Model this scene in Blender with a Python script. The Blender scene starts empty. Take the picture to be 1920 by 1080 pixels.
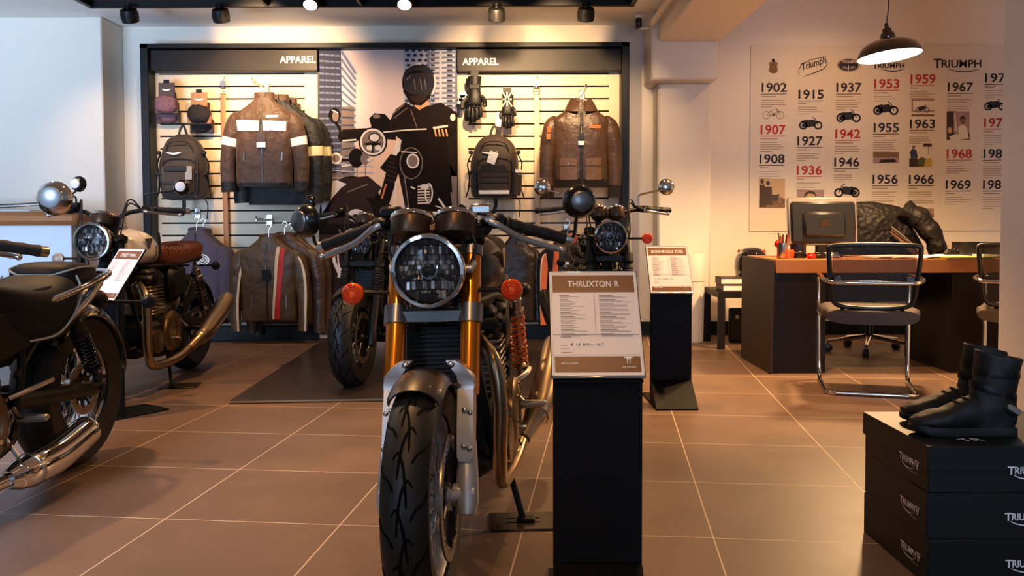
import bpy, math, random
from math import sin, cos, pi, radians as R, sqrt, atan2
from mathutils import Vector as V, Matrix as MX, noise
random.seed(7)
SC = bpy.context.scene
COL = SC.collection

# ---------------------------------------------------------------- camera, world, light, exposure
F, CY, PITCH, ROLL, H = 1663.6, 489.6, 0.0428, -0.0032, 0.985     # focal length and horizon measured on the floor tiles
cam_d = bpy.data.cameras.new('camera'); cam_o = bpy.data.objects.new('camera', cam_d); COL.objects.link(cam_o)
cam_d.sensor_fit = 'HORIZONTAL'; cam_d.sensor_width = 36; cam_d.lens = F / 1920 * 36
cam_d.shift_y = -(540 - CY) / 1920; cam_d.clip_start = 0.05
cam_o.matrix_world = MX.Translation((0, 0, H)) @ MX.Rotation(pi / 2 - PITCH, 4, 'X') @ MX.Rotation(ROLL, 4, 'Z')
SC.camera = cam_o
SC.view_settings.view_transform = 'Standard'; SC.view_settings.look = 'None'
SC.view_settings.exposure = 0.35; SC.view_settings.gamma = 1; SC.view_settings.use_curve_mapping = False

def lin(c): return tuple(((x / 255) / 12.92 if x / 255 <= .04045 else ((x / 255 + .055) / 1.055) ** 2.4) for x in c)
world = bpy.data.worlds.new('overcast_daylight'); SC.world = world; world.use_nodes = True
world.node_tree.nodes['Background'].inputs[0].default_value = (0.55, 0.72, 1.0, 1)
world.node_tree.nodes['Background'].inputs[1].default_value = 0.35

def lamp(kind, name, loc, target, energy, color, size=.1, size_y=None, spot=60, blend=.5):
    d = bpy.data.lights.new(name, kind); o = bpy.data.objects.new(name, d); COL.objects.link(o)
    o.location = loc; d.energy = energy; d.color = color
    o.rotation_euler = (V(target) - V(loc)).to_track_quat('-Z', 'Y').to_euler()
    if kind == 'AREA':
        d.size = size
        if size_y: d.shape = 'RECTANGLE'; d.size_y = size_y
    elif kind == 'SPOT':
        d.spot_size = R(spot); d.spot_blend = blend; d.shadow_soft_size = size
    else: d.shadow_soft_size = size
    return o
WARM = (1.0, 0.55, 0.22)
DAY = (0.46, 0.67, 1.0)
# daylight through the shop front behind the camera, strongest on the left
lamp('AREA', 'shopfront_daylight', (-3.9, 0.4, 0.75), (-4.3, 6.0, 2.35), 55, DAY, 2.4, 1.2).data.spread = R(62)
lamp('AREA', 'shopfront_daylight', (1.6, -2.6, 1.6), (3.5, 4.1, 1.6), 24, DAY, 3.0, 2.2).data.spread = R(60)
lamp('AREA', 'shopfront_daylight', (-2.5, -1.3, 1.8), (-2.1, 2.9, 0.0), 34, DAY, 1.8, 1.6).data.spread = R(46)
# ceiling spots over the showroom floor, plus unseen fills added for bike front and desk floor
for x, y, tx, ty, e, sp in ((-0.6, 3.15, -0.62, 2.55, 150, 66), (-2.45, 4.2, -2.0, 3.7, 140, 100), (0.85, 3.9, 0.75, 3.6, 8, 100), (0.6, 5.3, 0.55, 5.0, 120, 100),
                            (-1.0, 5.4, -0.9, 5.3, 110, 100), (1.55, 5.0, 1.45, 5.5, 170, 92), (0.3, 1.25, 0.1, 1.6, 22, 100), (-0.45, 0.35, -0.2, 2.1, 60, 32)):
    lamp('SPOT', 'ceiling_spot_and_fill', (x, y, 2.6 if x != 1.55 else 2.42), (tx, ty, 0 if sp > 50 else .75), e, WARM, .045, spot=sp, blend=.8)

# ---------------------------------------------------------------- pixel geometry (where a photo point stands at a given depth)
def ray(x, y):
    du, dv = x - 960, y - CY
    c, s = cos(ROLL), sin(ROLL)
    u, v = c * du + s * dv, -s * du + c * dv
    c, s = cos(PITCH), sin(PITCH)
    return V((u / F, c + s * (-v / F), -s + c * (-v / F)))
def P(x, y, Y):
    d = ray(x, y); t = Y / d.y
    return V((d.x * t, Y, H + d.z * t))
def PG(x, y, z=0.0):
    d = ray(x, y); t = (z - H) / d.z
    return V((d.x * t, d.y * t, z))

# ---------------------------------------------------------------- materials
def mat(name, col, rough=.5, metal=0.0, spec=.5, bump=None, coat=0.0, trans=0.0, vary=None, emit=None, sheen=0.0, alpha=1.0, ior=1.45, aniso=0.0):
    """bump = (kind, scale, strength, dist); vary = (scale, amount, second colour)"""
    m = bpy.data.materials.new(name); m.use_nodes = True
    nt = m.node_tree; b = nt.nodes['Principled BSDF']; I = b.inputs
    c = (*lin(col), 1)
    I['Base Color'].default_value = c; I['Roughness'].default_value = rough; I['Metallic'].default_value = metal
    I['Specular IOR Level'].default_value = spec; I['Coat Weight'].default_value = coat; I['Coat Roughness'].default_value = .05
    I['Transmission Weight'].default_value = trans; I['IOR'].default_value = ior; I['Sheen Weight'].default_value = sheen
    I['Alpha'].default_value = alpha
    if emit: I['Emission Color'].default_value = (*lin(emit[0]), 1); I['Emission Strength'].default_value = emit[1]
    if vary or bump: tc = nt.nodes.new('ShaderNodeTexCoord')
    if vary:
        n = nt.nodes.new('ShaderNodeTexNoise'); n.inputs['Scale'].default_value = vary[0]; n.inputs['Detail'].default_value = 4
        nt.links.new(tc.outputs['Object'], n.inputs['Vector'])
        r = nt.nodes.new('ShaderNodeValToRGB'); r.color_ramp.elements[0].position = .35; r.color_ramp.elements[1].position = .7
        r.color_ramp.elements[0].color = c
        k = vary[1]; c2 = lin(vary[2]); r.color_ramp.elements[1].color = tuple(c[i] * (1 - k) + c2[i] * k for i in range(3)) + (1,)
        nt.links.new(n.outputs['Fac'], r.inputs['Fac']); nt.links.new(r.outputs['Color'], I['Base Color'])
    if bump:
        kind, sc, st, dist = bump
        if kind == 'noise':
            n = nt.nodes.new('ShaderNodeTexNoise'); n.inputs['Detail'].default_value = 5; out = n.outputs['Fac']
        elif kind == 'voronoi':
            n = nt.nodes.new('ShaderNodeTexVoronoi'); out = n.outputs['Distance']
        elif kind == 'wave':
            n = nt.nodes.new('ShaderNodeTexWave'); out = n.outputs['Fac']
        elif kind == 'wavez':
            n = nt.nodes.new('ShaderNodeTexWave'); n.bands_direction = 'Z'; out = n.outputs['Fac']
        elif kind == 'checker':
            n = nt.nodes.new('ShaderNodeTexChecker'); out = n.outputs['Fac']
        n.inputs['Scale'].default_value = sc
        nt.links.new(tc.outputs['Object'], n.inputs['Vector'])
        bp = nt.nodes.new('ShaderNodeBump'); bp.inputs['Strength'].default_value = st; bp.inputs['Distance'].default_value = dist
        nt.links.new(out, bp.inputs['Height']); nt.links.new(bp.outputs['Normal'], I['Normal'])
    return m
M = {}
def dm(key, *a, **k): M[key] = mat(key, *a, **k); return M[key]
dm('wall_paint', (228, 217, 202), .7, bump=('noise', 60, .05, .003))
dm('ceiling_paint', (236, 232, 226), .8)
dm('black_gloss', (10, 10, 11), .22, coat=.4)
dm('black_satin', (13, 12, 12), .45, spec=.3)
dm('black_matt', (14, 13, 13), .65)
dm('black_board', (12, 11, 11), .5, spec=.3)
dm('black_metal', (20, 19, 19), .35, metal=.6)
dm('dark_metal', (58, 54, 50), .35, metal=.9)
dm('chrome', (222, 220, 216), .06, metal=1.0)
dm('chrome_soft', (200, 196, 190), .2, metal=1.0)
dm('steel', (176, 168, 158), .28, metal=1.0)
dm('brushed_steel', (172, 150, 120), .3, metal=1.0)
dm('aluminium', (198, 194, 188), .38, metal=.9)
dm('alu_paint', (178, 176, 176), .36, metal=.6)
dm('gold_fork', (214, 120, 22), .22, metal=.85, coat=.3)
dm('rubber', (16, 15, 15), .62, bump=('noise', 180, .15, .002))
dm('tyre_rubber', (22, 21, 20), .5, spec=.4, bump=('noise', 260, .12, .001))
dm('groove', (4, 4, 4), .9, spec=.1)
dm('grip_rubber', (15, 14, 14), .55, bump=('checker', 160, .5, .002))
dm('amber', (255, 92, 14), .10, alpha=.6, coat=.6, bump=('wavez', 60, .35, .003))
dm('amber_core', (255, 120, 20), .22, metal=.5, bump=('voronoi', 90, .6, .004))
dm('red_lens', (170, 12, 10), .15, coat=.5)
dm('lamp_glass', (24, 26, 30), .03, alpha=.16, spec=1.0)
dm('reflector', (120, 118, 116), .22, metal=.9)
dm('prism_bright', (236, 234, 230), .12, metal=.6)
dm('prism_dark', (96, 92, 90), .2, metal=.6)
dm('flute', (170, 168, 166), .2, metal=.3)
dm('tank_grey', (52, 44, 38), .38, metal=.35, coat=.25)
dm('tank_cream', (232, 224, 212), .18, coat=.6)
dm('tank_black', (9, 9, 10), .14, coat=.8)
dm('seat_brown', (116, 58, 30), .38, vary=(9, .5, (70, 34, 18)))
dm('seat_black', (13, 12, 12), .6, spec=.25, bump=('noise', 120, .15, .002))
dm('piping', (150, 140, 126), .5)
dm('orange_spring', (232, 104, 36), .3, coat=.4)
dm('red_paint', (190, 30, 22), .3)
dm('engine_black', (17, 16, 15), .42, metal=.3)
dm('engine_bronze', (120, 98, 68), .34, metal=.9)
dm('gauge_black', (74, 58, 46), .34, metal=.7)
dm('wood_top', (176, 112, 62), .45, vary=(3, .4, (150, 90, 48)))
dm('white_panel', (226, 228, 232), .5)
dm('paper_white', (238, 232, 226), .6)
dm('paper_pink', (250, 240, 234), .6)
dm('clear_lens', (236, 214, 196), .1, alpha=.5, coat=.5)
dm('clamp_grey', (128, 126, 126), .3, metal=.85)
dm('smoke_lens', (16, 15, 16), .1, coat=.6)
dm('lever_alu', (170, 166, 162), .3, metal=.75)
dm('head_brown', (128, 84, 54), .35, coat=.3)
dm('ink', (24, 22, 24), .7)
dm('grey_ink', (150, 140, 132), .7)
dm('white_ink', (240, 238, 234), .5)
dm('plexi', (235, 238, 240), .05, trans=.0, spec=.8)
dm('glass_white', (238, 238, 236), .25)

# ---------------------------------------------------------------- mesh builder
def crv(pts, k=6, closed=False):
    """Catmull-Rom through points (tuples of any length)"""
    pts = [tuple(p) for p in pts]; n = len(pts); out = []
    rng = range(n if closed else n - 1)
    for i in rng:
        g = (lambda j: pts[j % n]) if closed else (lambda j: pts[min(max(j, 0), n - 1)])
        a, b, c, d = g(i - 1), g(i), g(i + 1), g(i + 2)
        for s in range(k):
            t = s / k
            out.append(tuple(.5 * (2 * b[q] + (c[q] - a[q]) * t + (2 * a[q] - 5 * b[q] + 4 * c[q] - d[q]) * t * t + (3 * b[q] - a[q] - 3 * c[q] + d[q]) * t ** 3) for q in range(len(b))))
    if not closed: out.append(pts[-1])
    return out
def basis(d):
    d = V(d).normalized(); up = V((0, 0, 1)) if abs(d.z) < .9 else V((0, 1, 0))
    a = up.cross(d).normalized(); b = d.cross(a)
    return a, b, d
class MB:
    def __init__(s): s.v = []; s.f = []; s.mi = []; s.xf = None; s.m = 0
    def add(s, vs, fs):
        o = len(s.v)
        for p in vs:
            p = V(p); s.v.append(s.xf @ p if s.xf else p)
        for f in fs: s.f.append([i + o for i in f]); s.mi.append(s.m)
        return s
    def box(s, c, size, rot=None, ch=0.0):
        x, y, z = (q / 2 for q in size); c = V(c)
        Q = rot if rot is not None else MX.Identity(3)
        if ch <= 0:
            vs = [c + Q @ V((a * x, b * y, e * z)) for a in (-1, 1) for b in (-1, 1) for e in (-1, 1)]
            return s.add(vs, [(0, 1, 3, 2), (4, 6, 7, 5), (0, 4, 5, 1), (2, 3, 7, 6), (0, 2, 6, 4), (1, 5, 7, 3)])
        h = min(ch, x * .98, y * .98, z * .98); vs = []; idx = {}
        for a in (-1, 1):
            for b in (-1, 1):
                for e in (-1, 1):
                    for k in range(3):
                        d = [a * (x - (h if k != 0 else 0)), b * (y - (h if k != 1 else 0)), e * (z - (h if k != 2 else 0))]
                        idx[(a, b, e, k)] = len(vs); vs.append(c + Q @ V(d))
        fs = []
        for k, (i, j) in ((0, (1, 2)), (1, (2, 0)), (2, (0, 1))):
            for sg in (-1, 1):
                q = []
                for p, r in ((-1, -1), (1, -1), (1, 1), (-1, 1)):
                    t = [0, 0, 0]; t[k] = sg; t[i] = p; t[j] = r; q.append(idx[(*t, k)])
                fs.append(q if sg > 0 else q[::-1])
        for k, (i, j) in ((0, (1, 2)), (1, (2, 0)), (2, (0, 1))):
            for p in (-1, 1):
                for r in (-1, 1):
                    t0 = [0, 0, 0]; t0[i] = p; t0[j] = r; t1 = list(t0); t0[k] = -1; t1[k] = 1
                    q = [idx[(*t0, i)], idx[(*t1, i)], idx[(*t1, j)], idx[(*t0, j)]]
                    fs.append(q if p * r < 0 else q[::-1])
        for a in (-1, 1):
            for b in (-1, 1):
                for e in (-1, 1):
                    q = [idx[(a, b, e, 0)], idx[(a, b, e, 1)], idx[(a, b, e, 2)]]
                    fs.append(q if a * b * e > 0 else q[::-1])
        return s.add(vs, fs)
    def loft(s, rings, closed=True, cap=True, loop=False):
        n = len(rings[0]); vs = [p for r in rings for p in r]; fs = []
        m = len(rings)
        for i in range(m if loop else m - 1):
            a, b = i * n, ((i + 1) % m) * n
            for j in range(n if closed else n - 1):
                k = (j + 1) % n; fs.append((a + j, a + k, b + k, b + j))
        if cap and closed and not loop:
            fs.append(tuple(range(n))[::-1]); fs.append(tuple(range((m - 1) * n, m * n)))
        return s.add(vs, fs)
    def tube(s, pts, r, n=10, cap=True, closed=False, flat=1.0, up=None):
        pts = [V(p[:3]) for p in pts]; m = len(pts)
        rr = r if isinstance(r, (list, tuple)) else [r] * m
        rings = []; a = None
        for i, p in enumerate(pts):
            if closed: d = pts[(i + 1) % m] - pts[i - 1]
            else: d = pts[min(i + 1, m - 1)] - pts[max(i - 1, 0)]
            if d.length < 1e-9: d = V((0, 0, 1))
            d.normalize()
            if up is not None: a = V(up) - d * V(up).dot(d)
            elif a is None: a = basis(d)[0]
            else: a = a - d * a.dot(d)
            if a.length < 1e-6: a = basis(d)[0]
            a.normalize(); b = d.cross(a)
            rings.append([p + a * (cos(2 * pi * k / n) * rr[i]) + b * (sin(2 * pi * k / n) * rr[i] * flat) for k in range(n)])
        return s.loft(rings, cap=cap, loop=closed)
    def rod(s, a, b, r, n=10, r2=None): return s.tube([a, b], [r, r if r2 is None else r2], n)
    def lathe(s, prof, o=(0, 0, 0), ax=(0, 0, 1), n=24, cap=True, a0=0, a1=2 * pi):
        """prof = [(radius, height along axis)]"""
        A, B, D = basis(ax); o = V(o); full = abs(a1 - a0 - 2 * pi) < 1e-6
        cnt = n if full else n + 1
        rings = [[o + D * h + A * (cos(a0 + (a1 - a0) * k / n) * r) + B * (sin(a0 + (a1 - a0) * k / n) * r) for k in range(cnt)] for r, h in prof]
        return s.loft(rings, closed=full, cap=cap and full)
    def ell(s, c, rad, rot=None, nu=20, nv=12, e=1.0, e2=1.0):
        c = V(c); Q = rot if rot is not None else MX.Identity(3); sg = lambda x, p: math.copysign(abs(x) ** p, x)
        rings = []
        for i in range(nv + 1):
            t = -pi / 2 + pi * i / nv; t = max(min(t, pi / 2 - .02), -pi / 2 + .02)
            rings.append([c + Q @ V((rad[0] * sg(cos(t), e2) * sg(cos(2 * pi * k / nu), e), rad[1] * sg(cos(t), e2) * sg(sin(2 * pi * k / nu), e), rad[2] * sg(sin(t), e2))) for k in range(nu)])
        return s.loft(rings)
    def prism(s, pts, d):
        """polygon (3d points) pushed along d"""
        d = V(d); n = len(pts); vs = [V(p) for p in pts] + [V(p) + d for p in pts]
        fs = [tuple(range(n))[::-1], tuple(range(n, 2 * n))] + [(i, (i + 1) % n, (i + 1) % n + n, i + n) for i in range(n)]
        return s.add(vs, fs)
    def face(s, pts): return s.add(pts, [tuple(range(len(pts)))])
    def ring(s, c, ax, R_, r, n=32, m=8):
        A, B, D = basis(ax); c = V(c)
        return s.tube([c + A * (cos(2 * pi * k / n) * R_) + B * (sin(2 * pi * k / n) * R_) for k in range(n)], r, m, closed=True)
    def helix(s, a, b, R_, r, turns, n=14, m=6):
        a = V(a); b = V(b); A, B, D = basis(b - a); L = (b - a).length; N = int(turns * n)
        return s.tube([a + D * (L * k / N) + A * (cos(2 * pi * k / n) * R_) + B * (sin(2 * pi * k / n) * R_) for k in range(N + 1)], r, m)
    def jitter(s, amp, sc, seed=0, start=0):
        for i in range(start, len(s.v)):
            p = s.v[i]; q = p * sc + V((seed * 3.7, seed * 1.3, seed))
            s.v[i] = p + noise.noise_vector(q) * amp + noise.noise_vector(q * 2.3) * (amp * .4)
        return s
    def build(s, name, mats, parent=None, loc=None, sub=0, sharp=38, label=None):
        if not isinstance(mats, (list, tuple)): mats = [mats]
        me = bpy.data.meshes.new(name)
        L = V(loc) if loc is not None else V((0, 0, 0))
        me.from_pydata([tuple(p - L) for p in s.v], [], s.f)
        for m in mats: me.materials.append(M[m] if isinstance(m, str) else m)
        me.polygons.foreach_set('material_index', s.mi)
        me.polygons.foreach_set('use_smooth', [True] * len(me.polygons))
        me.update(); 
        try: me.set_sharp_from_angle(angle=R(sharp))
        except Exception: pass
        o = bpy.data.objects.new(name, me); COL.objects.link(o); o.location = L
        if sub:
            q = o.modifiers.new('smooth', 'SUBSURF'); q.levels = sub; q.render_levels = sub
        if parent: o.parent = parent
        if label: o['label'] = label
        return o
def tag(o, label, cat, group=None):
    o['label'] = label; o['category'] = cat
    if group: o['group'] = group
    return o
def thing(name, label, cat, loc=(0, 0, 0), rz=0.0, group=None):
    o = bpy.data.objects.new(name, None); COL.objects.link(o); o.location = loc; o.rotation_euler = (0, 0, rz); o.empty_display_size = .1
    return tag(o, label, cat, group)
def struct(o): o['kind'] = 'structure'; return o
def copy_tree(o, parent=None):
    c = o.copy(); COL.objects.link(c)
    if parent: c.parent = parent
    for ch in [x for x in SC.objects if x.parent == o]: copy_tree(ch, c)
    return c
Rz = lambda a: MX.Rotation(a, 3, 'Z')
Rx = lambda a: MX.Rotation(a, 3, 'X')
Ry = lambda a: MX.Rotation(a, 3, 'Y')

# ---------------------------------------------------------------- lettering: every word is turned into a mesh once
WORDS = ['APPAREL', 'STREET TWIN', 'THRUXTON R', 'BONNEVILLE T120', 'TRIUMPH', 'Triumph', 'T', 'RIUMPH', 'www.triumph.co.uk', 'hp', 'TRIUMPH', 'NOTES', 'MOTO GUIDE',
         '1902', '1907', '1908', '1915', '1927', '1936', '1937', '1942', '1946', '1953', '1955', '1956', '1959', '1963', '1966', '1967', '1968', '1969',
         '1971', '1972', '1983', '1984', '\u20ac 15 800,-- KC', '\u20ac 12 400,-- KC', 'R', 'FOR THE RIDE', 'BIKER HERO']
GLYPH = {}
def make_words():
    obs = []
    for w in dict.fromkeys(WORDS):
        for bold in (0, 1):
            c = bpy.data.curves.new('word', 'FONT'); c.body = w; c.size = 1; c.resolution_u = 3
            c.offset = .02 if bold else 0.0
            o = bpy.data.objects.new('word', c); COL.objects.link(o); obs.append((w, bold, o))
    dg = bpy.context.evaluated_depsgraph_get(); dg.update()
    for w, bold, o in obs:
        me = o.evaluated_get(dg).to_mesh()
        vs = [tuple(v.co) for v in me.vertices]; fs = [tuple(p.vertices) for p in me.polygons]
        x0 = min(v[0] for v in vs); x1 = max(v[0] for v in vs); y0 = min(v[1] for v in vs); y1 = max(v[1] for v in vs)
        GLYPH[(w, bold)] = ([(v[0] - x0, v[1] - y0) for v in vs], fs, x1 - x0, y1 - y0)
        o.evaluated_get(dg).to_mesh_clear()
    for w, b, o in obs:
        c = o.data; bpy.data.objects.remove(o); bpy.data.curves.remove(c)
make_words()
def word(mb, w, o, right, up, height=None, width=None, bold=1, align='l', shear=0.0):
    """lay a word on a plane: o = lower left corner, right/up unit vectors"""
    vs, fs, gw, gh = GLYPH[(w, bold)]; o = V(o); right = V(right).normalized(); up = V(up).normalized()
    if height is None: height = width / gw * gh
    sy = height / gh; sx = sy if width is None else width / gw
    dx = {'l': 0, 'c': -gw * sx / 2, 'r': -gw * sx}[align]
    return mb.add([o + right * (v[0] * sx + dx + shear * v[1] * sy) + up * (v[1] * sy) for v in vs], fs)
def line(mb, a, b, w, nrm, lift=0.0):
    """flat stroke between two points"""
    a = V(a); b = V(b); n = V(nrm).normalized(); d = (b - a); s = d.cross(n).normalized() * (w / 2)
    return mb.add([a - s + n * lift, b - s + n * lift, b + s + n * lift, a + s + n * lift], [(0, 1, 2, 3)])
def stroke(mb, pts, w, nrm):
    pts = [V(p) for p in pts]; n = V(nrm).normalized(); ws = w if isinstance(w, (list, tuple)) else [w] * len(pts); vs = []
    for i, p in enumerate(pts):
        d = pts[min(i + 1, len(pts) - 1)] - pts[max(i - 1, 0)]; s_ = d.cross(n).normalized() * (ws[i] / 2); vs += [p - s_, p + s_]
    return mb.add(vs, [(2 * i, 2 * i + 2, 2 * i + 3, 2 * i + 1) for i in range(len(pts) - 1)])
# ================================================================ the room
TH = 0.1091
def floor_mat():
    m = bpy.data.materials.new('floor_tiles'); m.use_nodes = True; nt = m.node_tree; b = nt.nodes['Principled BSDF']
    N = nt.nodes.new; L = nt.links.new
    g = N('ShaderNodeNewGeometry'); mp = N('ShaderNodeMapping'); mp.inputs['Rotation'].default_value = (0, 0, TH); mp.inputs['Location'].default_value = (.2744 + 6, -2.785 + 6, 0)
    L(g.outputs['Position'], mp.inputs['Vector'])
    br = N('ShaderNodeTexBrick'); br.offset = 0; br.squash = 1
    I = br.inputs; I['Scale'].default_value = 1; I['Mortar Size'].default_value = .0026; I['Brick Width'].default_value = .6; I['Row Height'].default_value = .6
    I['Color1'].default_value = (*lin((120, 94, 77)), 1); I['Color2'].default_value = (*lin((113, 88, 72)), 1); I['Mortar'].default_value = (*lin((208, 182, 156)), 1)
    L(mp.outputs['Vector'], I['Vector'])
    n1 = N('ShaderNodeTexNoise'); n1.inputs['Scale'].default_value = 2.2; n1.inputs['Detail'].default_value = 7; n1.inputs['Roughness'].default_value = .62
    n2 = N('ShaderNodeTexNoise'); n2.inputs['Scale'].default_value = 90; n2.inputs['Detail'].default_value = 2
    L(g.outputs['Position'], n1.inputs['Vector']); L(g.outputs['Position'], n2.inputs['Vector'])
    mx = N('ShaderNodeMix'); mx.data_type = 'RGBA'; mx.blend_type = 'MULTIPLY'; mx.inputs[0].default_value = .55
    r = N('ShaderNodeValToRGB'); r.color_ramp.elements[0].position = .3; r.color_ramp.elements[0].color = (.62, .62, .62, 1); r.color_ramp.elements[1].position = .7; r.color_ramp.elements[1].color = (1.05, 1.05, 1.05, 1)
    L(n1.outputs['Fac'], r.inputs['Fac']); L(br.outputs['Color'], mx.inputs[6]); L(r.outputs['Color'], mx.inputs[7])
    L(mx.outputs[2], b.inputs['Base Color'])
    rr = N('ShaderNodeMapRange'); rr.inputs['To Min'].default_value = .34; rr.inputs['To Max'].default_value = .55
    L(n1.outputs['Fac'], rr.inputs['Value']); L(rr.outputs['Result'], b.inputs['Roughness'])
    ad = N('ShaderNodeMath'); ad.operation = 'MULTIPLY_ADD'; ad.inputs[1].default_value = .06
    L(n2.outputs['Fac'], ad.inputs[0])
    iv = N('ShaderNodeMath'); iv.operation = 'MULTIPLY'; iv.inputs[1].default_value = -.8; L(br.outputs['Fac'], iv.inputs[0]); L(iv.outputs['Value'], ad.inputs[2])
    bp = N('ShaderNodeBump'); bp.inputs['Strength'].default_value = .35; bp.inputs['Distance'].default_value = .003
    L(ad.outputs['Value'], bp.inputs['Height']); L(bp.outputs['Normal'], b.inputs['Normal'])
    return m
M['floor_tiles'] = floor_mat()
XL, XR, YF, YB = -5.6, 5.2, -3.0, 7.75          # side walls, open shop front, back wall
ZC, ZD = 2.69, 3.05                               # ceiling over the showroom / over the desk corner
YU = 7.45                                         # front of the apparel display
mb = MB(); mb.box(((XL + XR) / 2, (YF + YB) / 2, -.05), (XR - XL, YB - YF, .1)); struct(mb.build('floor', 'floor_tiles'))
# back wall, split by the column line
beamL, beamR = P(1235, 78, 7.3).x, P(1352, 78, 7.3).x
mb = MB(); mb.box(((XL + XR) / 2, YB + .1, 1.55), (XR - XL, .2, 3.1)); struct(mb.build('wall_back', 'wall_paint'))
mb = MB(); mb.box((XL - .1, (YF + YB) / 2, 1.55), (.2, YB - YF, 3.1)); struct(mb.build('wall_left', 'wall_paint'))
mb = MB(); mb.box((XR + .1, (YF + YB) / 2, 1.55), (.2, YB - YF, 3.1)); struct(mb.build('wall_right', 'wall_paint'))
mb = MB(); mb.box(((XL + beamL) / 2, (YF + YB) / 2, ZC + .06), (beamL - XL, YB - YF, .12)); struct(mb.build('ceiling', 'ceiling_paint'))
mb = MB(); mb.box(((beamR + XR) / 2, (YF + YB) / 2, ZD + .06), (XR - beamR, YB - YF, .12)); struct(mb.build('ceiling', 'ceiling_paint'))
zb = P(1290, 78, 7.3).z
mb = MB(); mb.box(((beamL + beamR) / 2, (YF + 7.3) / 2, (zb + 3.1) / 2), (beamR - beamL, 7.3 - YF, 3.1 - zb), ch=.012); struct(mb.build('beam', 'wall_paint'))
# column under the beam: wide head, narrower shaft
zh = P(1290, 149, 7.3).z
cl, cr = P(1222, 120, 7.3).x, P(1341, 160, 7.42).x
mb = MB(); mb.box(((cl + cr) / 2, (7.3 + YB) / 2, (zh + 3.1) / 2), (cr - cl, YB - 7.3, 3.1 - zh), ch=.015); struct(mb.build('column_head', 'wall_paint'))
sl = P(1232, 300, 7.5).x
mb = MB(); mb.box(((sl + cr - .02) / 2, (7.46 + YB) / 2, zh / 2), (cr - .02 - sl, YB - 7.46, zh), ch=.02); struct(mb.build('column_shaft', 'wall_paint'))
# white block on the left of the display, its face in daylight
bx = P(193, 200, 7.35).x
mb = MB(); mb.box(((XL + bx) / 2, (7.35 + YB) / 2, ZC / 2), (bx - XL, YB - 7.35, ZC), ch=.01); struct(mb.build('wall_pier_left', 'wall_paint'))
# grey-white pillar at the right edge, in front of the desk
px_ = P(1874, 400, 4.45).x
mb = MB(); mb.box((px_ + .5, 4.25, 1.55), (1.0, .4, 3.1), ch=.012); struct(mb.build('pillar_right', 'wall_paint'))
# black skirting
mb = MB(); mb.box(((P(1180, 620, YB).x + sl) / 2, YB - .01, .06), (sl - P(1180, 620, YB).x, .02, .12)); struct(mb.build('baseboard_back', 'black_board'))
mb = MB(); mb.box(((cr + XR) / 2, YB - .01, .06), (XR - cr, .02, .12)); struct(mb.build('baseboard_desk', 'black_board'))

# white conduit and a small black camera in the ceiling corner
mb = MB()
a = P(1222, 45, 7.25); mb.tube([a, a + V((0, -4, 0))], .022, 10)
b2 = P(1236, 30, 7.25); mb.tube([b2, b2 + V((0, -4, 0))], .016, 10)
tag(mb.build('conduit', 'wall_paint', loc=a), 'white cable conduit running along the ceiling beside the beam', 'conduit')
t = thing('surveillance_camera', 'small dark camera hanging from a white bracket beside the ceiling beam', 'camera', P(1197, 30, 7.3))
mb = MB(); mb.box((0, 0, -.005), (.06, .07, .03), ch=.008); mb.rod((0, 0, 0), (.0, .0, .05), .012); mb.box((.05, 0, -.1), (.1, .03, .015), ch=.004); mb.build('bracket', 'wall_paint', t)
mb = MB(); mb.box((0, 0, -.06), (.05, .08, .085), ch=.012); mb.lathe([(.018, 0), (.018, .02), (.012, .022)], (0, -.035, -.06), (0, -1, 0), 16); mb.build('body', 'dark_metal', t)

# ---- ceiling light raft with spots
dm('raft_wood', (92, 66, 50), .55)
zr = 2.60
xr0, xr1 = P(166, 15, 6.7).x, P(1190, 13, 6.7).x
yr1 = PG(600, 15, zr).y; yr0 = yr1 - 1.15
t = thing('ceiling_light_raft', 'long dark suspended ceiling raft carrying the spotlights above the apparel wall', 'ceiling light', ((xr0 + xr1) / 2, (yr0 + yr1) / 2, zr))
w, d = xr1 - xr0, yr1 - yr0
mb = MB()
for sx in (-1, 1): mb.box((sx * (w / 2 - .02), 0, .04), (.04, d, .08), ch=.004)
for sy in (-1, 1): mb.box((0, sy * (d / 2 - .02), .04), (w, .04, .08), ch=.004)
mb.box((0, 0, .04), (.02, d, .07)); mb.box((-.7, 0, .04), (.02, d, .07))
mb.build('raft_frame', 'black_satin', t)
mb = MB(); mb.box((0, 0, .065), (w - .05, d - .05, .03)); mb.build('raft_board', 'raft_wood', t)
mb = MB()
for sx in (-.4, 0, .4): mb.rod((sx * w, 0, .07), (sx * w, 0, ZC - zr + .0), .006, 6)
mb.build('suspension_rod', 'black_satin', t)
dm('lit_lens', (255, 244, 225), .3, emit=((255, 232, 200), 14))
dm('off_lens', (60, 55, 50), .1)
raft = t
spots = [(240, 0, 'unlit black spotlight hanging at the far end of the raft, nearest the white pier'), (412, 0, 'unlit black spotlight second from the white pier'),
         (585, 1, 'lit white spotlight above the end of the first apparel sign'), (760, 1, 'lit white spotlight above the middle of the rider poster'),
         (931, 0, 'black spotlight cylinder above the second apparel sign'), (1099, 0, 'black spotlight cylinder at the raft end nearest the beam')]
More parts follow.
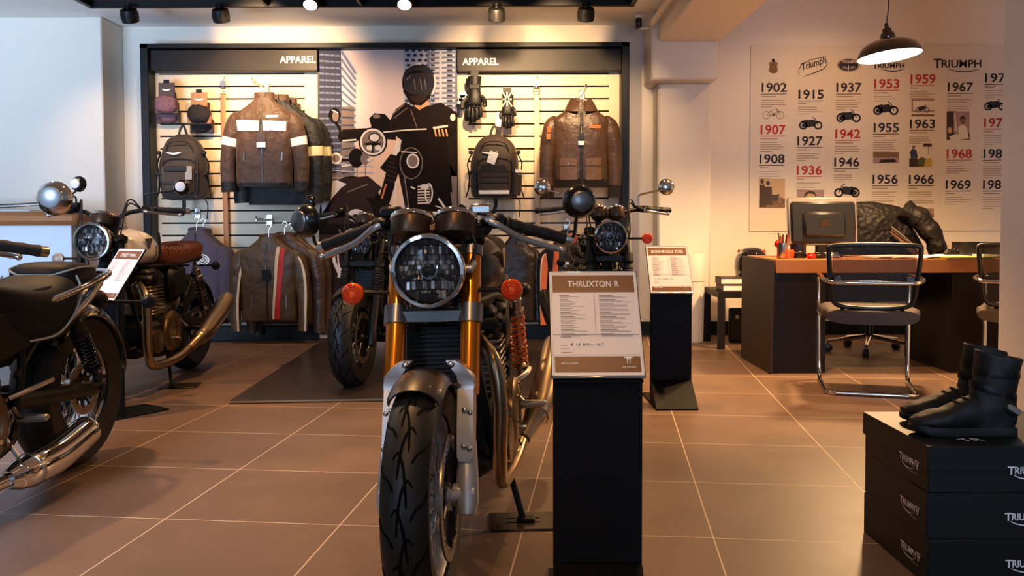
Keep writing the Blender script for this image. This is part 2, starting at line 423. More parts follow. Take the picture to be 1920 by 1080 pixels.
for i, (sx, lit, lb) in enumerate(spots):
    c = P(sx, 10 if not lit else 6, yr1 - .12)
    t = thing('spotlight', lb, 'spotlight', (c.x, yr1 - .12, zr + (.08 if lit else 0)), 0, 'spotlights on the ceiling raft')
    mb = MB(); mb.lathe([(.03, 0), (.03, -.02), (.018, -.022), (.018, -.035)], n=16); mb.build('mount', 'black_satin', t)
    q = Rx(R(38 if lit else 26)) if not lit else Rx(R(-35))
    ax = (q @ V((0, 0, -1)))
    mb = MB(); k = -.028 if not lit else -.02
    mb.lathe([(.036, 0), (.058, .008), (.062, .03), (.062, .095), (.056, .1)], V((0, 0, k)) , ax, 28)
    for j in range(14):
        A, B, D = basis(ax); e = A * (cos(2 * pi * j / 14) * .0625) + B * (sin(2 * pi * j / 14) * .0625)
        mb.rod(V((0, 0, k)) + D * .03 + e, V((0, 0, k)) + D * .075 + e, .0025, 5)
    mb.build('housing', 'black_satin', t)
    mb = MB(); A, B, D = basis(ax); mb.lathe([(.05, 0), (.049, .004), (.02, .006)], V((0, 0, k)) + D * .098, ax, 24)
    mb.build('lens', 'lit_lens' if lit else 'off_lens', t)
# the beams thrown on the display from the raft, and an unseen one added to warm the column
for bxp, byp, e, sp in ((395, 200, 26, 62), (520, 150, 62, 66), (700, 300, 34, 70), (930, 160, 48, 60), (1040, 150, 58, 66), (1150, 260, 20, 60), (420, 520, 32, 62), (1060, 500, 36, 66), (235, 330, 16, 60), (1275, 300, 60, 80)):
    tp = P(bxp, byp, YU); lamp('SPOT', 'raft_spot_and_fill', (tp.x * .96, yr1 - .55, 2.52), tp, e * (4.2 if bxp in (520, 930) else 2.3), (1.0, .64, .33), .03, spot=sp, blend=.9)

# ---- floor mat under the black motorcycle
a, b_, c_, d_ = PG(430, 757), PG(720, 749), PG(612, 637), V((-.1, 7.38, 0))
b2 = V((.35, b_.y + .02, 0)); d2 = V((.35, 7.40, 0)); c_.y = min(c_.y, 7.38)
mb = MB(); mb.prism([a + V((0, 0, .004)), b2 + V((0, 0, .004)), d2 + V((0, 0, .004)), c_ + V((0, 0, .004))], (0, 0, .012)); 
mb.m = 1; mb.tube([a + V((0, -.004, .008)), b2 + V((0, -.004, .008))], .0075, 6)
dm('mat_rubber', (50, 38, 30), .34, bump=('noise', 9, .08, .01), vary=(5, .4, (40, 31, 25)))
tag(mb.build('floor_mat', ['mat_rubber', 'brushed_steel'], loc=a), 'large dark rubber floor mat with a metal front edge under the black motorcycle', 'mat')
# ================================================================ motorcycles  (local: +X rider's left, -Y ahead, front axle above the origin)
def tyre_pt(o, R_, w, th, u):
    """point on a tyre: th round the wheel (0 = front, up positive), u = across -1..1"""
    a = u * R(78); c = w * .5
    rr = R_ - c * .92 * (1 - cos(a)) ; x = c * sin(a) * 1.02
    return V(o) + V((x, -cos(th) * rr, sin(th) * rr))
def wheel(t, name, o, R_, w, cfg, xf=None, front=True):
    rim_r = R_ - w * .80
    mb = MB(); mb.xf = xf; o = V(o); h = w * .36
    prof = [(rim_r - .016, -h * .5), (rim_r - .004, -h * .9), (rim_r + .012, -h), (rim_r + .012, -h * .9), (rim_r - .0, -h * .6), (rim_r - .002, h * .6), (rim_r + .012, h * .9), (rim_r + .012, h), (rim_r - .004, h * .9), (rim_r - .016, h * .5)]
    A, B, D = basis((1, 0, 0)); n = 56
    mb.loft([[o + D * hh + A * (cos(2 * pi * k / n) * r) + B * (sin(2 * pi * k / n) * r) for (r, hh) in prof] for k in range(n)], closed=True, cap=False, loop=True)
    wh = mb.build(name, cfg.get('rim', 'black_gloss'), t)
    mb = MB(); mb.xf = xf
    N = 72; prf = [(-.96, -.012), (-1, 0), (-.86, 0), (-.7, 0), (-.52, 0), (-.34, 0), (-.17, 0), (0, 0), (.17, 0), (.34, 0), (.52, 0), (.7, 0), (.86, 0), (1, 0), (.96, -.012)]
    rings = []
    for k in range(N):
        th = 2 * pi * k / N; rg = []
        for u, e in prf:
            p = tyre_pt((0, 0, 0), R_, w, th, u)
            if abs(u) > .9: f = (rim_r + .008 + e) / sqrt(p.y ** 2 + p.z ** 2); p = V((p.x * .8, p.y * f, p.z * f))
            rg.append(o + p)
        rings.append(rg)
    mb.loft(rings, closed=True, cap=False, loop=True)
    mb.m = 1
    if cfg.get('tread', True):
        step = 2 * pi / 15
        for k in range(15):
            th = k * step
            for s in (1, -1):
                t0 = th + (step / 2 if s < 0 else 0)
                for seq, wd in (([(0, -.14), (.20, -.08), (.34, .02), (.42, .16)], .0065), ([(.12, .24), (.2, .40), (.25, .62), (.34, .80)], .006), ([(.42, .16), (.36, .3)], .005)):
                    pts = crv([tyre_pt(o, R_ + .0008, w * 1.006, t0 + a * 1.0, s * u) for a, u in seq], 3)
                    vs = []
                    for i, p in enumerate(pts):
                        p = V(p); q = V(pts[min(i + 1, len(pts) - 1)]) - V(pts[max(i - 1, 0)]); nn = (p - o); nn.x *= 2.0
                        sd = q.cross(nn).normalized() * (wd / 2) * (1 if 0 < i < len(pts) - 1 else .5); vs += [p - sd, p + sd]
                    mb.add(vs, [(2 * i, 2 * i + 2, 2 * i + 3, 2 * i + 1) for i in range(len(pts) - 1)])
    mb.build('tyre', ['tyre_rubber', 'groove'], wh)
    mb = MB(); mb.xf = xf
    if cfg.get('cast'):
        for k in range(cfg['cast']):
            a = 2 * pi * k / cfg['cast']
            for da in (-.09, .09):
                mb.tube([o + V((0, cos(a + da * .3) * .04, sin(a + da * .3) * .04)), o + V((0, cos(a + da * 1.3) * (rim_r - .005), sin(a + da * 1.3) * (rim_r - .005)))], [.014, .010], 8)
    else:
        for k in range(36):
            a = 2 * pi * k / 36; s = 1 if k % 2 else -1; da = (.28 if (k // 2) % 2 else -.28)
            mb.rod(o + V((s * .03, cos(a + da) * .045, sin(a + da) * .045)), o + V((s * .006, cos(a) * rim_r, sin(a) * rim_r)), .0022, 5)
    mb.build('spokes', cfg.get('spoke', 'steel'), wh)
    mb = MB(); mb.xf = xf
    mb.lathe([(.014, -.07), (.02, -.06), (.052, -.045), (.05, -.035), (.03, -.028), (.03, .028), (.05, .035), (.052, .045), (.02, .06), (.014, .07)], o, (1, 0, 0), 24)
    mb.build('hub', cfg.get('hubm', 'black_satin'), wh)
    for s in ((1, -1) if cfg.get('discs', 2) == 2 and front else (1,)):
        mb = MB(); mb.xf = xf; rd = .155 if front else .11; x = s * cfg.get('disc_x', .062)
        A, B, D = basis((1, 0, 0))
        for r0, r1, tt in ((rd, rd - .034, .0025),):
            rg = [[o + V((x + e, cos(2 * pi * k / 60) * r, sin(2 * pi * k / 60) * r)) for r, e in ((r0, -tt), (r1, -tt), (r1, tt), (r0, tt))] for k in range(60)]
            mb.loft(rg, cap=False, loop=True)
        mb.m = 2
        for k in range(40):
            for rq, off in ((rd - .009, 0), (rd - .018, .5), (rd - .026, 0)):
                a = 2 * pi * (k + off) / 40
                for e in (-.0028, .0028): mb.lathe([(.0032, 0)], o + V((x + e, cos(a) * rq, sin(a) * rq)), (1, 0, 0), 7) if False else mb.face([o + V((x + e, cos(a) * rq + cos(2 * pi * q / 6) * .003, sin(a) * rq + sin(2 * pi * q / 6) * .003)) for q in range(6)])
        mb.m = 1
        for k in range(10):
            a = 2 * pi * k / 10
            mb.tube([o + V((x * .9, cos(a) * .045, sin(a) * .045)), o + V((x, cos(a + .12) * (rd - .03), sin(a + .12) * (rd - .03)))], [.008, .006], 6, flat=.6)
            mb.lathe([(.007, -.004), (.007, .004)], o + V((x, cos(a + .12) * (rd - .032), sin(a + .12) * (rd - .032))), (1, 0, 0), 8)
        mb.lathe([(.055, -.003), (.055, .003)], o + V((x * .88, 0, 0)), (1, 0, 0), 20)
        mb.build('brake_disc', ['steel', 'dark_metal', 'groove'], wh)
    return wh
def fender(t, o, R_, w, a0, a1, m, xf, flare=.0, n=22, label=None, name='mudguard', k=11):
    mb = MB(); mb.xf = xf; o = V(o); rings = []
    for i in range(n + 1):
        th = a0 + (a1 - a0) * i / n; e = min(i, n - i) / n; sc = 1 if e > .06 else .9 + e * 1.6
        rg = []
        for sgn in (1, -1):
            us = [(-1 + 2 * j / (k - 1)) for j in range(k)]
            if sgn < 0: us = us[::-1]
            for u in us:
                a = u * R(80); c = w * .5; rr = R_ + flare - c * .75 * (1 - cos(a)) - (0 if sgn > 0 else .004)
                x = (c - (0 if sgn > 0 else .004)) * sin(a) * sc
                rg.append(o + V((x, -cos(th) * rr, sin(th) * rr)))
        rings.append(rg)
    mb.loft(rings)
    return mb.build(name, m, t, label=label)
def superring(c, ax, rz, n=22, e=.75, top=1.0, bot=1.0):
    """cross-section in the XZ plane at point c"""
    out = []
    for k in range(n):
        a = 2 * pi * k / n; x = math.copysign(abs(cos(a)) ** e, cos(a)) * ax; z = math.copysign(abs(sin(a)) ** e, sin(a)) * rz
        z *= top if z > 0 else bot
        out.append(V(c) + V((x, 0, z)))
    return out
def moto(name, label, loc, rz, cfg, group=None):
    C = dict(wb=1.415, Rf=.30, wf=.125, Rr=.31, wr=.165, steer=0, hl_z=.86, hl_r=.096, hl_y=None, bar='clipon', fork=.105, frame='black_satin', yf=.03, rake=.42, seat='flat', lean=0)
    C.update(cfg); c = C
    t = thing(name, label, 'motorcycle', loc, rz, group)
    if c['lean']: t.rotation_euler = (0, c['lean'], rz)
    fy = lambda z: c['yf'] + (z - c['Rf']) * c['rake']
    fd = V((0, c['rake'], 1)).normalized()
    sp = V((0, fy(.7) + .045, .7))
    ST = MX.Translation(sp) @ MX.Rotation(c['steer'], 4, fd) @ MX.Translation(-sp)
    o = V((0, 0, c['Rf'])); ro = V((0, c['wb'], c['Rr']))
    wheel(t, 'front_wheel', o, c['Rf'], c['wf'], c, ST)
    wheel(t, 'rear_wheel', ro, c['Rr'], c['wr'], dict(c, tread=False), None, front=False)
    fx = c['fork']; zt = c.get('zt', .915); zl = c.get('zl', .735)
    for s in (1, -1):
        mb = MB(); mb.xf = ST
        pt = lambda z, s=s, dy=0: V((s * fx, fy(z) + dy, z))
        if c.get('usd'):
            mb.tube([pt(.53), pt(.56), pt(zl - .01), pt(zt)], [.0265, .0275, .0275, .0262], 20)
            leg = mb.build('fork_leg', c['fork_mat'], t)
            mb = MB(); mb.xf = ST
            mb.rod(pt(.30), pt(.55), .020, 14)
            mb.tube([pt(.25), pt(.28), pt(.34), pt(.42)], [.022, .030, .028, .022], 14)
            mb.lathe([(.018, -.04), (.024, -.036), (.026, .012), (.024, .02), (.012, .021)], pt(.30) , (s, 0, 0), 18)
            mb.rod(pt(.30), V((s * .06, 0, .30)), .016, 12)
            mb.build('fork_foot', 'alu_paint', leg)
            mb = MB(); mb.xf = ST
            # guard plate in front of the lower tube, bent outwards to the mudguard
            rings = []
            for z, x0, x1, dy in ((.378, -.024, .014, -.030), (.39, -.028, .018, -.034), (.47, -.030, .020, -.036), (.55, -.030, .020, -.036), (.562, -.028, .022, -.036), (.585, -.032, .018, -.048), (.612, -.05, -.005, -.058), (.625, -.060, -.026, -.058)):
                z_ = z; yy = fy(z_) + dy
                A = [V((s * (fx + x0), yy + .02, z_)), V((s * (fx + x0 + .004), yy, z_)), V((s * (fx + x1 - .004), yy - .004, z_)), V((s * (fx + x1), yy + .022, z_)), V((s * (fx + x1 - .005), yy + .024, z_)), V((s * (fx + x0 + .006), yy + .022, z_))]
                rings.append(A if s < 0 else A[::-1])
            mb.loft(rings)
            mb.m = 1
            for z in (.50, .415):
                for q in (-.004, .010): mb.ell((s * (fx - .002 + q), fy(z) - .042, z - q * .5), (.0075, .005, .0075), nu=12, nv=8)
            mb.ell((s * (fx - .042), fy(.615) - .061, .616), (.010, .006, .009), nu=12, nv=8)
            mb.build('fork_guard', ['alu_paint', 'chrome_soft'], leg)
        else:
            mb.tube([pt(.55), pt(zt)], .021, 16)
            leg = mb.build('fork_leg', c.get('fork_mat', 'chrome_soft'), t)
            mb = MB(); mb.xf = ST
            mb.tube([pt(.25), pt(.28), pt(.33), pt(.5), pt(.58)], [.022, .03, .027, .028, .031], 16)
            mb.lathe([(.016, -.04), (.02, -.036), (.02, .016), (.01, .018)], pt(.30), (s, 0, 0), 14)
            mb.build('fork_foot', c.get('lower', 'black_satin'), leg)
            if c.get('gaiter'):
                mb = MB(); mb.xf = ST; pr = []; n = 9; z0, z1 = .575, .72
                for k in range(n + 1):
                    z = z0 + (z1 - z0) * k / n; pr.append((.037 - .006 * k / n, z)); 
                    if k < n: pr.append((.026, z + (z1 - z0) / n * .5))
                A, B, D = basis(fd)
                mb.loft([[pt(z) + A * (cos(2 * pi * q / 20) * r) + B * (sin(2 * pi * q / 20) * r) for q in range(20)] for r, z in pr])
                mb.tube([pt(z1 - .005), pt(z1 + .012)], .03, 16)
                mb.build('fork_gaiter', 'rubber', leg)
        # brake caliper
        if s > 0 or c.get('discs', 2) == 2:
            mb = MB(); mb.xf = ST
            ca = R(150); q = V((s * .062, -cos(ca) * .135, .30 + sin(ca) * .135))
            mb.box(q, (.052, .05, .11), Rx(R(-28)), ch=.012); mb.box(q + V((s * .02, .012, .0)), (.03, .05, .06), Rx(R(-28)), ch=.01)
            mb.build('brake_caliper', c.get('caliper', 'dark_metal'), t)
    # clamps
    for z, th_, y1 in ((zl, .048, -.0), (zt - .012, .026, 0)):
        mb = MB(); mb.xf = ST
        for s in (1, -1): mb.tube([V((s * fx, fy(z - th_ / 2), z - th_ / 2)), V((s * fx, fy(z + th_ / 2), z + th_ / 2))], .0345 if z == zl else .031, 20)
        mb.box((0, fy(z) + .022, z), (2 * fx - .03, .05, th_ * .72), Rx(R(-20)), ch=.008)
        if z == zl: mb.prism([V((x, fy(z) - .028 + abs(x) * .1, z - .016 + abs(x) * .02)) for x in (-.08, -.02, .02, .08)] + [V((x, fy(z) - .024, z + .014)) for x in (.08, .02, -.02, -.08)], (0, .03, .006))
        mb.build('fork_clamp', c.get('clamp', 'alu_paint'), t)
    mb = MB(); mb.rod((0, fy(.74) + .06, .74), (0, fy(.74) + .06 + .18 * c['rake'], .90), .032, 16); 
    # headlight
    hz = c['hl_z']; hy = c['hl_y'] if c['hl_y'] is not None else fy(hz) - .10; r = c['hl_r']; HA = V((0, -1, c.get('hl_tilt', -.03))).normalized()
    hp = V((0, hy, hz))
    mb = MB(); mb.xf = ST
    mb.lathe([(.001, -.126), (.02, -.125), (r * .5, -.118), (r * .78, -.09), (r * .93, -.05), (r * .97, -.012), (r * .97, .012)], hp, HA, 36, cap=False)
    hl = mb.build('headlight', c.get('bucket', 'black_gloss'), t)
    mb = MB(); mb.xf = ST
    mb.lathe([(r * .95, .0), (r * 1.02, .006), (r * 1.02, .02), (r * .985, .028), (r * .90, .03), (r * .885, .024), (r * .885, .01)], hp, HA, 48, cap=False)
    mb.build('headlight_rim', c.get('bezel', 'chrome'), hl)
    mb = MB(); mb.xf = ST; A, B, D = basis(HA)
    n = 26; grid = []
    prof = [(r * .885 * q, -.052 + .06 * q * q) for q in (.002, .06, .2, .4, .6, .8, .97)]
    mb.lathe([(p, h) for p, h in prof], hp, HA, 40, cap=False)
    mb.m = 1
    # the patchwork of small prisms, vertical above, finer in the middle, a clear block below
    rq = random.Random(11); rr = r * .84
    yv = -.95
    while yv < .96:
        hgt = .17 if abs(yv) < .35 else .30; xv = -.98
        while xv < .98:
            wd = rq.choice((.09, .12, .15)); cxp, cyp = xv + wd / 2, yv + hgt / 2
            if cxp * cxp + cyp * cyp < .90:
                mb.m = rq.choice((1, 1, 4, 5, 5, 0)); q2 = sqrt(cxp * cxp + cyp * cyp)
                Q = MX(((A.x, B.x, D.x), (A.y, B.y, D.y), (A.z, B.z, D.z))) @ Ry(rq.uniform(-.5, .5)) @ Rx(rq.uniform(-.4, .4))
                mb.box(hp + A * (cxp * rr) + B * (cyp * rr) + D * (-.030 + .036 * q2 * q2), (wd * rr * .92, hgt * rr * .94, .012), Q, ch=.0015)
            xv += wd
        yv += hgt
    mb.m = 2
    mb.ell(hp + D * .004, (r * .2, .012, r * .13), nu=18, nv=10)
    for s in (1, -1): mb.box(hp + V((s * r * .5, -.014, -r * .18)), (r * .46, .008, r * .10), Ry(R(s * 16)), ch=.002)
    mb.m = 3
    mb.ring(hp + D * .002, D, r * .22, r * .018, 24, 6)
    mb.m = 2; mb.prism([hp + A * (x * rr) + B * (y * rr) + D * .012 for x, y in ((-.34, -.72), (.34, -.72), (.24, -.92), (-.24, -.92))], D * .004)
    mb.build('reflector', ['reflector', 'flute', 'black_satin', 'chrome', 'prism_bright', 'prism_dark'], hl)
    mb = MB(); mb.xf = ST
    mb.lathe([(r * .885, .02), (r * .8, .028), (r * .6, .035), (r * .3, .040), (r * .04, .0415)], hp, HA, 40)
    mb.build('lens', 'lamp_glass', hl)
    for s in (1, -1):
        mb = MB(); mb.xf = ST
        mb.tube(crv([(s * fx, fy(hz + .03), hz + .03), (s * (r + .015), fy(hz) - .04, hz + .01), (s * (r + .004), hy + .04, hz)], 4), .009, 8)
        mb.lathe([(.012, -.01), (.012, .008), (.008, .01)], (s * (r + .006), hy + .04, hz), (s, 0, 0), 12)
        mb.build('headlight_bracket', c.get('bracket', 'alu_paint'), t)
    # gauges
    gz = c.get('g_z', 1.03); gy = c.get('g_y', fy(gz) - .05); gr = c.get('g_r', .054); GA = V((0, .42, 1)).normalized()
    for s in ((1, -1) if c.get('gauges', 2) == 2 else (0,)):
        gc = V((s * (gr + .004), gy, gz))
        mb = MB(); mb.xf = ST
        mb.lathe([(gr * .55, -.068), (gr * .9, -.058), (gr * 1.0, -.045), (gr, -.004)], gc, GA, 32)
        if s >= 0: mb.box(gc + V((-s * (gr + .004), .0, -.035)), (.05, .06, .035), Rx(R(-20)), ch=.01)
        g = mb.build('instrument_gauge', c.get('gauge_mat', 'gauge_black'), t)
        mb = MB(); mb.xf = ST; mb.lathe([(gr * 1.0, -.008), (gr * 1.05, -.006), (gr * 1.05, .002), (gr * .97, .008), (gr * .9, .006), (gr * .88, 0)], gc, GA, 32, cap=False); mb.build('gauge_rim', c.get('gauge_rim', 'chrome'), g)
        mb = MB(); mb.xf = ST; mb.lathe([(gr * .88, .0), (gr * .05, .001)], gc, GA, 28); mb.m = 1
        for k in range(17):
            a = R(-210 + 240 * k / 16); A, B, D = basis(GA); e = A * cos(a) + B * sin(a); line(mb, gc + e * gr * .66 + GA * .002, gc + e * gr * .8 + GA * .002, .003, GA)
        mb.m = 2; A, B, D = basis(GA); line(mb, gc + GA * .003, gc + GA * .003 + (A * .5 + B * .5) * gr, .003, GA)
        mb.build('dial', ['black_satin', 'white_ink', 'red_paint'], g)
    # handlebars
    bt = c['bar']; hb = V((0, fy(.93) + .02, .93))
    if bt == 'clipon':
        half = [(.105, .02, .972), (.155, .035, .985), (.19, .06, .982)]; gr0, gr1 = V((.19, .06, .98)), V((.335, .135, .952))
    elif bt == 'flat':
        half = [(.0, .03, 1.0), (.06, .03, 1.0), (.12, .04, 1.03), (.2, .08, 1.045), (.25, .10, 1.045)]; gr0, gr1 = V((.25, .10, 1.045)), V((.385, .17, 1.04))
    else:
        half = [(.0, .06, 1.0), (.07, .06, 1.0), (.14, .07, 1.05), (.24, .12, 1.06), (.30, .17, 1.05)]; gr0, gr1 = V((.30, .17, 1.05)), V((.41, .30, 1.02))
    if 'gr1' in c: gr1 = V(c['gr1'])
    off = V((0, fy(.95) + c.get('bar_y', 0), c.get('bar_dz', 0)))
    gr0 = gr0 + off; gr1 = gr1 + off; 
    mb = MB(); mb.xf = ST; bars = {}
    if bt == 'clipon':
        for s in (1, -1):
            mb = MB(); mb.xf = ST
            pts = crv([(s * x, y + off.y, z + off.z) for x, y, z in half], 4); mb.tube(pts + [V((s * gr1.x, gr1.y, gr1.z))], .011, 10)
            mb.lathe([(.036, -.016), (.038, 0), (.036, .016)], (s * fx, fy(.945), .945), fd, 20)
            mb.tube(crv([(s * fx, fy(.94), .94), (s * .13, off.y + .01, .955), (s * .15, off.y + .03, .985)], 4), .017, 10)
            bars[s] = mb.build('handlebar', c.get('bar_mat', 'black_satin'), t)
    else:
        L_ = [(-x, y + off.y, z + off.z) for x, y, z in half[::-1]] + [(x, y + off.y, z + off.z) for x, y, z in half[1:]]
        mb.tube([V((-gr1.x, gr1.y, gr1.z))] + [V(p) for p in crv(L_, 5)] + [V((gr1.x, gr1.y, gr1.z))], .0125, 12)
        for s in (1, -1): mb.tube([V((s * .05, fy(zt), zt)), V((s * .05, off.y + half[0][1], half[0][2] + off.z))], [.018, .022], 12)
    if bt != 'clipon': bars[1] = bars[-1] = mb.build('handlebar', c.get('bar_mat', 'black_satin'), t)
    for s in (1, -1):
        hbar = bars[s]
        a, b = V((s * gr0.x, gr0.y, gr0.z)), V((s * gr1.x, gr1.y, gr1.z)); d = (b - a).normalized(); Lg = (b - a).length
        mb = MB(); mb.xf = ST
        pr = [(.018, 0), (.021, .004), (.021, .010), (.0175, .016)] + [(.0175 + .001 * sin(k * 1.4), .016 + (Lg - .026) * k / 14) for k in range(15)] + [(.0185, Lg - .006), (.0185, Lg)]
        mb.lathe(pr, a, d, 18); mb.build('grip', 'grip_rubber', hbar)
        mb = MB(); mb.xf = ST; mb.lathe([(.0155, 0), (.0165, .004), (.0165, .022), (.012, .026)], b, d, 16); mb.build('bar_end', c.get('bar_end', 'aluminium'), hbar)
        # switchgear
        mb = MB(); mb.xf = ST; mb.box(a - d * .022, (.05, .044, .042), Rz(s * R(20)), ch=.012); mb.box(a - d * .02 + V((0, .018, .012)), (.026, .012, .012), ch=.003); mb.build('switch_housing', 'black_satin', hbar)
        # lever perch, reservoir, lever
        mb = MB(); mb.xf = ST; pc = a - d * .062
        mb.rod(pc - d * .016, pc + d * .016, .019, 14); mb.box(pc + V((s * .012, -.035, -.006)), (.034, .05, .02), Rz(s * R(20)), ch=.005)
        if s < 0 or bt != 'flat':
            mb.box(pc + V((-s * .008, -.03, .024)), (.062, .04, .032), Rz(s * R(12)), ch=.008)
        pm = c.get('perch', 'black_satin'); mb.build('lever_perch', pm[s] if isinstance(pm, dict) else pm, hbar)
        mb = MB(); mb.xf = ST; ldz = c.get('lever_dz', 0); p0 = pc + V((s * .02, -.056, -.008 + ldz * .3))
        lv = crv([p0, p0 + d * .03 + V((0, -.008, -.004)), p0 + d * .10 + V((0, .006, -.012 + ldz)), p0 + d * (.165 + c.get('lever_l', 0)) + V((0, .014, -.016 + ldz)), p0 + d * (.185 + c.get('lever_l', 0)) + V((0, .008, -.016 + ldz))], 6)
        lr = c.get('lever_r', 1.0); mb.tube(lv, [.0075 * lr] * (len(lv) - 6) + [.007 * lr, .0068 * lr, .007 * lr, .0085 * lr, .0095 * lr, .009 * lr], 10, flat=.62, up=(0, 0, 1)); mb.ell(V(lv[-1]), (.010, .010, .0095), nu=12, nv=8)
        mb.build('lever', c.get('lever', 'chrome_soft'), hbar)
        # mirror
        if c.get('mirror_skip') == s: continue
        mm = c.get('mirror_mat', 'black_gloss'); mk = c.get('mirror', 'barend'); mr = c.get('mirror_r', .046)
        mb = MB(); mb.xf = ST
        if mk == 'barend':
            e = b + d * .012
            mo = c.get('mirror_off', ((-.028, .095), (.03, .105))); mp = e + V((mo[1][0], -.02, mo[1][1])) if s > 0 else e + V((mo[0][0], -.03, mo[0][1]))
            st = crv([e, e + V((s * .018, -.006, .012)), e + V((s * .026, -.016, .06)), mp + V((0, -.03, -.006))], 5)
            mb.tube(st, .008, 8, flat=.7)
            md = V((-s * .25, 1, .05)).normalized() if s > 0 else V((.55, 1, .02)).normalized()
        else:
            e = pc + V((0, .0, .015)); sp2 = c.get('mirror_pos', (.13, .06, .18)); sp2 = sp2[s] if isinstance(sp2, dict) else sp2; mp = e + V((s * sp2[0], sp2[1], sp2[2]))
            st = crv([e, e + V((0, 0, .05)), e + V((s * .02, .0, .07)), mp + V((-s * .02, -.022, -.015)), mp + V((0, -.022, 0))], 6)
            mb.tube(st, .0058, 8); md = V((-s * .15, 1, -.05)).normalized()
        mir = None
        mb2 = MB(); mb2.xf = ST
        mb2.lathe([(.006, -.036), (mr * .5, -.034), (mr * .78, -.026), (mr * .95, -.012), (mr, -.002), (mr * .98, .004), (mr * .92, .004)], mp, md, 32)
        mir = mb2.build('mirror', mm, t)
        mb.build('mirror_stem', c.get('mirror_stem', mm), mir)
        mb2 = MB(); mb2.xf = ST; mb2.lathe([(mr * .92, .0042), (mr * .02, .0045)], mp, md, 28); mb2.build('mirror_glass', 'chrome', mir)
        if c.get('mirror_cap'):
            mb2 = MB(); mb2.xf = ST; mb2.lathe([(mr * .62, -.0325), (mr * .6, -.038), (mr * .5, -.041), (mr * .02, -.042)], mp, md, 28); mb2.build('mirror_cap', c['mirror_cap'], mir)
    # cables
    mb = MB(); mb.xf = ST
    for s, k in ((1, 0), (-1, 0), (1, 1), (-1, 1)):
        a = V((s * (gr0.x - .07), gr0.y - .03, gr0.z)); mb.tube(crv([a, a + V((-s * .05, -.06, .03 + .02 * k)), V((s * (.12 - .03 * k), fy(.9) - .05, .92 - .05 * k)), V((s * .07, fy(.8) - .0, .80 - .06 * k)), V((s * .06, fy(.7) + .10, .68))], 7), .0045, 6)
    mb.build('cables', 'black_matt', t)
    # indicators
    for s in (1, -1):
        for fr in (1, 0):
            if fr: q = V((s * c.get('ind_x', .21), c.get('ind_y', fy(.8) - .04), c.get('ind_z', .80))); q0 = V((s * .1, fy(.79), c.get('ind_z', .80))); ax = V((0, -1, 0)); X = ST
            else: q = V((s * c.get('rind_x', .16), c['wb'] + .12 + c.get('rind_y', 0), c.get('rind_z', .70))); q0 = V((s * .03, q.y, q.z)); ax = V((0, 1, 0)); X = None
            mb = MB(); mb.xf = X
            mb.rod(q0, q + ax * -.012, .0065, 8); mb.lathe([(.010, -.04), (.022, -.03), (.0295, -.014), (.031, -.004)], q, ax, 24)
            tsg = mb.build('turn_signal', 'black_satin', t)
            mb = MB(); mb.xf = X; mb.lathe([(.030, -.004), (.0305, .006), (.026, .013), (.0245, .009), (.020, .015), (.0185, .011), (.013, .017), (.0115, .014), (.002, .0185)], q, ax, 28)
            mb.m = 1
            for rr_ in (.0245, .0185, .0115): mb.ring(q + ax * (.0135 + (.0245 - rr_) * .25), ax, rr_, .0011, 28, 6)
            mb.build('signal_lens', [c.get('lens', 'amber'), 'red_lens' if c.get('lens', 'amber') == 'amber' else 'steel'], tsg)
            mb = MB(); mb.xf = X; mb.lathe([(.027, -.003), (.015, -.002), (.008, .002), (.001, .004)], q, ax, 18); mb.build('signal_reflector', {'amber': 'amber_core', 'clear_lens': 'brushed_steel', 'smoke_lens': 'black_satin'}[c.get('lens', 'amber')], tsg)
    # front mudguard
    fn = c.get('fender', (R(48), R(128))); fender(t, o, c['Rf'] + .022, c['wf'] + c.get('fender_w', .035), fn[0], fn[1], c.get('fender_mat', 'tank_grey'), ST, name='front_mudguard')
    mb = MB(); mb.xf = ST
    for s in (1, -1):
        for dz in (.0,): mb.tube([V((s * (c['wf'] * .5 + .014), fy(.6) - .06, .565)), V((s * (fx - .01), fy(.56), .545))], .010, 8, flat=.6)
    mb.build('mudguard_stay', c.get('clamp', 'alu_paint'), t)
    wb = c['wb']
    # tank
    tk = c.get('tank_secs', [(.34, .83, .03, .05), (.37, .835, .085, .085), (.43, .84, .125, .105), (.52, .845, .142, .115), (.62, .84, .140, .11), (.72, .825, .115, .095), (.80, .81, .085, .075), (.845, .80, .04, .04)])
    mb = MB(); mb.loft([superring((0, y, z), a * c.get('tank_w', 1), b, 26, .8, 1.0, .85) for y, z, a, b in [tuple(q) for q in crv(tk, 4)]])
    tank = mb.build('fuel_tank', c['tank'], t)
    mb = MB(); mb.lathe([(.032, 0), (.034, .012), (.03, .02), (.012, .022)], (0, .5, .955), (0, .05, 1), 24); mb.build('filler_cap', 'chrome', tank)
    for s in (1, -1):
        mb = MB()
        bp = V((s * .1425 * c.get('tank_w', 1), .53, .875)); mb.prism([bp + V((s * .000, dy, dz)) for dy, dz in ((-.05, .028), (.05, .028), (.028, 0), (.012, -.03), (-.012, -.03), (-.028, 0))], (s * .004, 0, 0))
        mb.build('tank_badge', c.get('badge', 'steel'), tank)
    if c.get('tank_stripe'):
        for s in (1, -1):
            mb = MB(); mb.tube(crv([(s * .143, .66, .935), (s * .150, .66, .88), (s * .148, .665, .80), (s * .128, .67, .765)], 4), .022, 8, flat=.12, up=(0, 1, 0)); mb.build('knee_pad', 'rubber', tank)
    # seat
    sk = c['seat']
